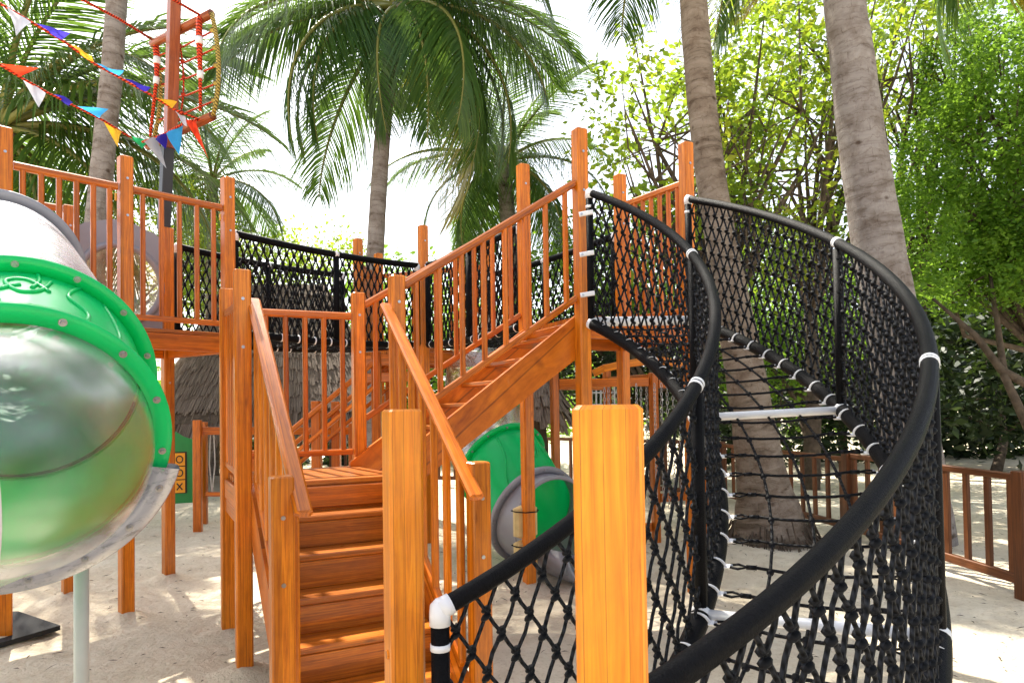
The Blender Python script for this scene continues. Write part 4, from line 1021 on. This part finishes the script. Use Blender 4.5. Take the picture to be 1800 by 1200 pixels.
def palm(label, path, radii, hub=None, fronds=(), auto=0, L=3.0, seed=0, m=TRUNK, name='coconut_palm', skirt=0):
    t = thing(name, label, 'palm tree', up_(path[0], 0), 'coconut palms')
    if len(path) > 1:
        P = []; Rr = []
        n = 40
        for i in range(n+1):
            s = i/n*(len(path)-1); k = min(int(s), len(path)-2); u = s-k
            q = [path[max(0, k-1)], path[k], path[k+1], path[min(len(path)-1, k+2)]]
            P.append(0.5*((2*q[1])+(q[2]-q[0])*u+(2*q[0]-5*q[1]+4*q[2]-q[3])*u*u+(-q[0]+3*q[1]-3*q[2]+q[3])*u**3))
            Rr.append((radii[k]*(1-u)+radii[k+1]*u)*(1+0.018*math.sin(i*2.1+seed)))
        mb = MB(); mb.tube(P, Rr, 26); obj('trunk', mb, m, t, True)
    if skirt:
        mb = MB(); rnd = random.Random(4); b = path[0]
        for k in range(190):
            a = rnd.uniform(0, 6.283); r = radii[0]*rnd.uniform(.9, 1.05); d = Vector((math.cos(a), math.sin(a), 0)); zt = rnd.uniform(0.02, 0.10)+rnd.random()**3*0.2
            mb.tube([up_(b, zt)+d*r*.93, up_(b, zt*.4)+d*r*1.08, up_(b, -.03)+d*r*rnd.uniform(1.08, 1.25)], [.008, .007, .004], 4)
        obj('root_skirt', mb, BARK, t)
    hub = hub or path[-1]; rg = random.Random(seed)
    for i in range(auto):
        az = 2.399*i+rg.uniform(-.3, .3); age = i/auto
        if age > 0.3 and -128 < (math.degrees(az)+180) % 360-180 < -52: continue
        fr = (math.degrees(az), 62-112*age+rg.uniform(-8, 8), L*rg.uniform(.85, 1.08), min(2, int(age*3)), 'g' if age < 0.93 else 'y')
        place_frond(t, hub, *fr, rg.uniform(-15, 15))
    for f in fronds: place_frond(t, hub, *f)
    return t
def place_frond(t, hub, az, el, L, v, kind, roll=0.0):
    o = bpy.data.objects.new('frond', FM[kind][v]); link(o); o.parent = t; o.location = hub-t.location
    o.rotation_euler = (Matrix.Rotation(R_(az), 3, 'Z') @ Matrix.Rotation(R_(-el), 3, 'Y') @ Matrix.Rotation(R_(roll), 3, 'X')).to_euler()
    o.scale = (L, L, L)
# middle palm: trunk at x 660 in the photo
h1 = at(700, 12, 10.2)
palm('coconut palm in the middle with big drooping fronds over the stairs', [up_(at(652, 700, 10), -0.3), at(655, 560, 10), at(661, 420, 10), at(668, 300, 10.05), at(678, 180, 10.1), h1], [.17, .135, .125, .12, .118, .12], None, ((-15, -2, 3.4, 1, 'g', 10), (-42, 2, 3.5, 1, 'g', -8), (4, -22, 3.2, 2, 'g', 5), (-8, -34, 3.1, 2, 'y', 0), (-22, -16, 3.3, 1, 'g', 6), (-150, -8, 3.4, 1, 'g', 8), (-175, -24, 3.1, 2, 'g', 4), (-50, -20, 3.2, 2, 'g', -5), (-30, -30, 3.1, 2, 'g', 8), (-108, -40, 2.5, 2, 'g', 0), (-68, -34, 2.8, 2, 'g', 5), (-140, -26, 3.0, 2, 'g', -8), (178, 2, 3.4, 1, 'g', -6), (20, 14, 3.5, 1, 'g', -10), (160, 20, 3.5, 1, 'g', 8)), 17, 3.4, 3)
h2 = at(884, 285, 13.5)
palm('lower coconut palm farther back between the middle palm and the right tower', [up_(at(905, 700, 13.5), -.3), at(900, 500, 13.5), h2], [.2, .16, .15], None, (), 24, 3.0, 9)
palm('coconut palm with a grey trunk rising behind the bunting at the left', [up_(at(150, 700, 8.4), -.3), at(158, 560, 8.4), at(168, 420, 8.4), at(185, 240, 8.45), at(200, 80, 8.5), at(212, -200, 8.7), at(230, -1100, 9.2)], [.19, .145, .135, .128, .122, .12, .12], None, (), 22, 3.0, 21)
palm('short coconut palm at the left edge with thick yellowish frond bases', [up_(at(-30, 700, 11), -.3), at(-20, 450, 11), at(0, 225, 11)], [.28, .25, .25], None, ((-5, 40, 5.0, 1, 'g', 8), (12, 22, 5.1, 1, 'g', -6), (-22, 12, 4.9, 1, 'g', 5), (5, 2, 4.7, 2, 'g', 0), (-30, 55, 4.8, 0, 'g', 10), (28, 45, 5.0, 1, 'g', -8), (-14, -18, 4.2, 2, 'g', 4), (35, 8, 4.8, 1, 'g', 6)), 14, 4.2, 33)
palm('small far coconut palm behind the left mast', [up_(at(372, 700, 15), -.3), at(372, 500, 15), at(374, 318, 15)], [.15, .12, .11], None, (), 20, 2.5, 41)
palm('leaning coconut palm whose flared base stands behind the net ramp floor', [up_(at(1357, 955, 6.9), -.2), at(1350, 905, 6.9), at(1340, 845, 6.9), at(1322, 730, 6.9), at(1300, 600, 6.92), at(1270, 440, 6.95), at(1245, 280, 7), at(1228, 120, 7.05), at(1216, -60, 7.1), at(1205, -420, 7.2)], [.40, .33, .25, .205, .19, .155, .15, .145, .14, .13], None, (), 22, 3.0, 52, TRUNKW, skirt=1)
palm('thick leaning coconut palm trunk before the bright bush at the right', [up_(at(1625, 960, 6.8), -.3), at(1608, 850, 6.8), at(1580, 640, 6.8), at(1548, 460, 6.8), at(1515, 250, 6.85), at(1496, 90, 6.9), at(1480, -60, 6.95), at(1438, -760, 7.3)], [.33, .28, .255, .24, .22, .205, .195, .18], None, (), 22, 3.2, 63)
h8 = at(1870, -300, 7.5)
palm('coconut palm beyond the right frame edge with one frond tip hanging in', [up_(at(1900, 700, 7.6), -.3), at(1880, 300, 7.6), h8], [.2, .16, .15], None, ((172, -8, 3.0, 1, 'g', 10), (-172, -22, 2.8, 2, 'g', -6)), 18, 2.6, 71)

# ------------------------------------------------------------------ broadleaf trees and bushes
def leaf_cloud(clumps, per, spread, size, rg):
    n = len(clumps)*per
    c = np.repeat(np.asarray(clumps), per, 0)+rg.normal(0, 1, (n, 3))*spread*rg.uniform(.4, 1.1, (n, 1))
    a = rg.normal(0, 1, (n, 3)); a[:, 2] *= 0.6; a /= np.linalg.norm(a, axis=1)[:, None]
    b = rg.normal(0, 1, (n, 3)); b -= a*(a*b).sum(1)[:, None]; b /= np.linalg.norm(b, axis=1)[:, None]; nn = np.cross(a, b)
    s = size*rg.uniform(.4, 1.45, (n, 1))
    v = np.stack([c-a*s*.5, c+b*s*.27+nn*s*.06, c+a*s*.55, c-b*s*.27+nn*s*.06], 1).reshape(-1, 3)
    f = np.arange(n*4).reshape(n, 4); ct = np.repeat(rg.normal(0, .22, len(clumps)), per); u = np.repeat(np.clip(rg.normal(.42, .2, n)+ct, 0, 1)[:, None], 4, 1); uv = np.stack([u, u*0], -1)
    return v, f, uv
def tree(name, label, cat, base, blobs, nclump, per, spread, size, m, seed, group=None, limbs=10, trunk_r=.14, bark=BARK, hollow=0.35, lean=None):
    "blobs: list of (centre, radii); clumps fill their volume; limbs run from the trunk into the crown"
    rg = np.random.default_rng(seed); base = Vector(base); t = thing(name, label, cat, up_(base, 0), group)
    cl = []; wts = np.array([r[0]*r[1]*r[2] for _, r in blobs]); wts /= wts.sum()
    for bi in rg.choice(len(blobs), nclump, p=wts):
        c, r = blobs[bi]; d = rg.normal(0, 1, 3); d /= np.linalg.norm(d); k = (hollow+(1-hollow)*rg.random())**0.6
        cl.append(np.array(c)+d*np.array(r)*k)
    cl = np.array(cl); v, f, uv = leaf_cloud(cl, per, spread, size, rg)
    o = np.array(t.location); me = np_mesh('crown', v-o, f, uv); me.materials.append(m)
    oc = link(bpy.data.objects.new('crown', me)); oc.parent = t
    top = Vector(np.mean([c for c, _ in blobs], 0)); fork = base.lerp(top, 0.45); fork.z = max(0.3, min(fork.z, min(c[2]-r[2]*0.3 for c, r in blobs)))
    mb = MB(); mb.tube([up_(base, -.2), base.lerp(fork, .5)+Vector((.08, .05, 0)), fork], [trunk_r*1.25, trunk_r, trunk_r*.85], 9)
    for i in range(limbs):
        e = Vector(cl[rg.integers(len(cl))]); m1 = fork.lerp(e, .35)+Vector(rg.normal(0, .18, 3))+Vector((0, 0, .15)); m2 = fork.lerp(e, .7)+Vector(rg.normal(0, .2, 3))
        mb.tube([fork, m1, m2, e], [trunk_r*.5, trunk_r*.34, trunk_r*.2, trunk_r*.07], 6)
        for q in range(4):
            e2 = Vector(cl[rg.integers(len(cl))]); 
            if (e2-m2).length < 2.2: mb.tube([m2, m2.lerp(e2, .5)+Vector(rg.normal(0, .12, 3)), e2], [trunk_r*.17, trunk_r*.1, trunk_r*.04], 5)
    obj('trunk', mb, bark, t, True)
    return t
def A(px, py, Y): return tuple(at(px, py, Y))
# sparse bright trees behind the right tower
tree('broadleaf_tree', 'open bright green tree with dark branches behind the right tower and leaning palm', 'tree', at(1230, 720, 10).xy.to_3d(), [(A(1180, 260, 10), (1.7, 1.3, 1.7)), (A(1330, 130, 10.5), (1.6, 1.4, 1.7)), (A(1260, 420, 9.8), (1.5, 1.0, 1.1))], 200, 34, .20, .12, LEAFA, 101, None, 34, .13)
tree('broadleaf_tree', 'airy yellow green tree between the two right palm trunks', 'tree', at(1420, 720, 11).xy.to_3d(), [(A(1400, 300, 11), (1.3, 1.2, 2.2)), (A(1450, 80, 11.5), (1.7, 1.4, 1.8))], 210, 32, .22, .12, LEAFA, 102, None, 22, .12)
tree('broadleaf_tree', 'airy tree with thin twigs against the sky right of the thick palm trunk', 'tree', at(1610, 720, 12.5).xy.to_3d(), [(A(1620, 110, 12.5), (1.5, 1.3, 2.0))], 130, 26, .24, .11, LEAFA, 103, None, 18, .12)
# dense bright bush at the right with a dark hollow below
tree('overhanging_bush', 'dense bright green small leaved bush overhanging the dark shade at the right', 'bush', at(1880, 790, 11).xy.to_3d(), [(A(1720, 330, 11), (1.3, 1.2, 1.7)), (A(1830, 250, 10.6), (1.4, 1.4, 2.2)), (A(1630, 440, 10.8), (0.95, 1.0, 0.9)), (A(1760, 140, 11.5), (1.3, 1.2, 1.3)), (A(1900, 420, 10.5), (1.4, 1.4, 1.4)), (A(1740, 470, 10.6), (0.9, 0.9, 0.7))], 720, 90, .17, .08, LEAFB, 104, None, 22, .11, hollow=.72)
mb = MB(); mb.tube([at(1850, 700, 10.2), at(1760, 650, 10.2), at(1715, 590, 10.2), at(1640, 525, 10.3)], [.07, .06, .045, .02], 9); mb.tube([at(1830, 800, 10.2), at(1765, 660, 10.2), at(1752, 560, 10.4), at(1740, 480, 10.5)], [.075, .055, .04, .02], 9)
o = obj('bare_branch', mb, BARK, None, True, loc=at(1830, 800, 10.2)); tag(o, 'bare forked brown branch in the dark hollow under the overhanging bush', 'branch')
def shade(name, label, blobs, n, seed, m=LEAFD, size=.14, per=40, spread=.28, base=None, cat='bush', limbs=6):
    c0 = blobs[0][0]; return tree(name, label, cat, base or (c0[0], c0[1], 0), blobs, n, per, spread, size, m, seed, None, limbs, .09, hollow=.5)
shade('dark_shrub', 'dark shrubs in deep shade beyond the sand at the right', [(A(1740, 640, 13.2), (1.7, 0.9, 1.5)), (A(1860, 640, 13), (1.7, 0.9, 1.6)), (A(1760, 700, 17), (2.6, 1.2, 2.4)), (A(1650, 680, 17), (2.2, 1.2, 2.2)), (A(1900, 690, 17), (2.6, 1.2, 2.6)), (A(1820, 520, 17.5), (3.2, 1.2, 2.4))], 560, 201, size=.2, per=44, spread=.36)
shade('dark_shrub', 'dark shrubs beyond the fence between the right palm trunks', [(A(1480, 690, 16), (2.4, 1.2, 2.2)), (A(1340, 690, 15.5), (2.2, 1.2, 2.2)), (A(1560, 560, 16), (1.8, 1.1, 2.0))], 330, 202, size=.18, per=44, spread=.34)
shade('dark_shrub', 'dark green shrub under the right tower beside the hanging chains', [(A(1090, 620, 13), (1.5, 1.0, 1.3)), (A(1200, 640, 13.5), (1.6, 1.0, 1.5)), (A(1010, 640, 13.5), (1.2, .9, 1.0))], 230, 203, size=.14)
tree('green_shrub', 'mid green shrub seen through the nets behind the right tower', 'bush', at(1150, 700, 12).xy.to_3d(), [(A(1120, 480, 12), (1.6, 1.0, 1.3)), (A(1300, 520, 12.5), (1.6, 1.0, 1.3)), (A(1010, 520, 13), (1.3, 1.0, 1.1))], 260, 40, .24, .10, LEAFB, 204, None, 10, .1)
tree('green_shrub', 'sunlit green shrub behind the leaning palm above the fence', 'bush', at(1430, 700, 12.5).xy.to_3d(), [(A(1420, 540, 12.5), (1.5, 1.0, 1.4)), (A(1340, 640, 12), (1.0, .8, .9))], 170, 40, .24, .10, LEAFB, 205, None, 10, .1)
tree('green_shrub', 'pale sunlit shrub behind the bridge net left of the middle palm', 'bush', at(480, 700, 17).xy.to_3d(), [(A(450, 470, 17), (1.6, 1.2, 1.2)), (A(560, 450, 18), (1.3, 1.0, .9)), (A(350, 470, 16), (1.5, 1.2, 1.4))], 200, 34, .30, .12, LEAFA, 206, None, 16, .09)
tree('green_shrub', 'bright shrub behind the left railings and mast foot', 'bush', at(230, 700, 13).xy.to_3d(), [(A(280, 430, 13), (1.5, 1.0, 1.4)), (A(120, 400, 12.5), (1.5, 1.0, 1.4)), (A(10, 420, 12), (1.3, 1.0, 1.5))], 200, 34, .26, .11, LEAFA, 207, None, 14, .09)
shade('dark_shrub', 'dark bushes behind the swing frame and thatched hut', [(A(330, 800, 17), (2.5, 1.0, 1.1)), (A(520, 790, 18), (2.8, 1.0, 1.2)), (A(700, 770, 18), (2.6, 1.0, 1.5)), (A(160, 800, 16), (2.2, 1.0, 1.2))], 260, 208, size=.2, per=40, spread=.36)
shade('dark_shrub', 'green shrubbery in the gap beneath the upper stairs', [(A(800, 640, 17), (2.0, 1.0, 1.6)), (A(940, 660, 16), (1.6, 1.0, 1.4)), (A(690, 560, 18), (1.8, 1.0, 1.6))], 220, 209, m=LEAFB, size=.16, per=36, spread=.33)
# far wood closing the horizon
def far_wood():
    rg = np.random.default_rng(300); cl = []
    for i in range(900):
        a = rg.uniform(-75, 75); d = rg.uniform(26, 34); x, y = d*math.sin(R_(a)), d*math.cos(R_(a)); h = 2.6+1.2*math.sin(a*.21)+(2.6 if a > 8 else 0)
        cl.append((x, y, rg.uniform(0, h)))
    v, f, uv = leaf_cloud(cl, 36, .75, .34, rg); me = np_mesh('far_wood', v, f, uv); me.materials.append(LEAFB)
    o = link(bpy.data.objects.new('far_wood', me)); tag(o, 'far green wood closing the view behind the playground', 'wood', None, 'stuff')
far_wood()
# dry leaves and twigs lying on the sand
def litter():
    rg = np.random.default_rng(77); n = 2600
    cl = np.stack([rg.uniform(-5, 6, n), rg.uniform(1.4, 12, n), np.full(n, .012)], -1)
    a = rg.uniform(0, 6.28, n); L = rg.uniform(.008, .035, n)*np.where(rg.random(n) < .06, 2.0, 1.0); w = rg.uniform(.002, .007, n); d = np.stack([np.cos(a), np.sin(a), rg.normal(0, .15, n)], -1)*L[:, None]; s = np.stack([-np.sin(a), np.cos(a), np.zeros(n)], -1)*w[:, None]
    z = np.array([0.035*mnoise.noise((x*.45, y*.45, .3))+.018*mnoise.noise((x*1.7, y*1.7, 4.))+.012*mnoise.noise((x*3.6, y*3.6, 9.))+.002 for x, y, _ in cl]); cl[:, 2] = z
    v = np.stack([cl-d, cl+s+[0, 0, .004], cl+d, cl-s+[0, 0, .004]], 1).reshape(-1, 3); me = np_mesh('leaf_litter', v, np.arange(n*4).reshape(n, 4)); me.materials.append(BARK)
    o = link(bpy.data.objects.new('leaf_litter', me)); tag(o, 'tiny dry twigs and leaf bits scattered on the pale sand', 'litter', None, 'stuff')
litter()
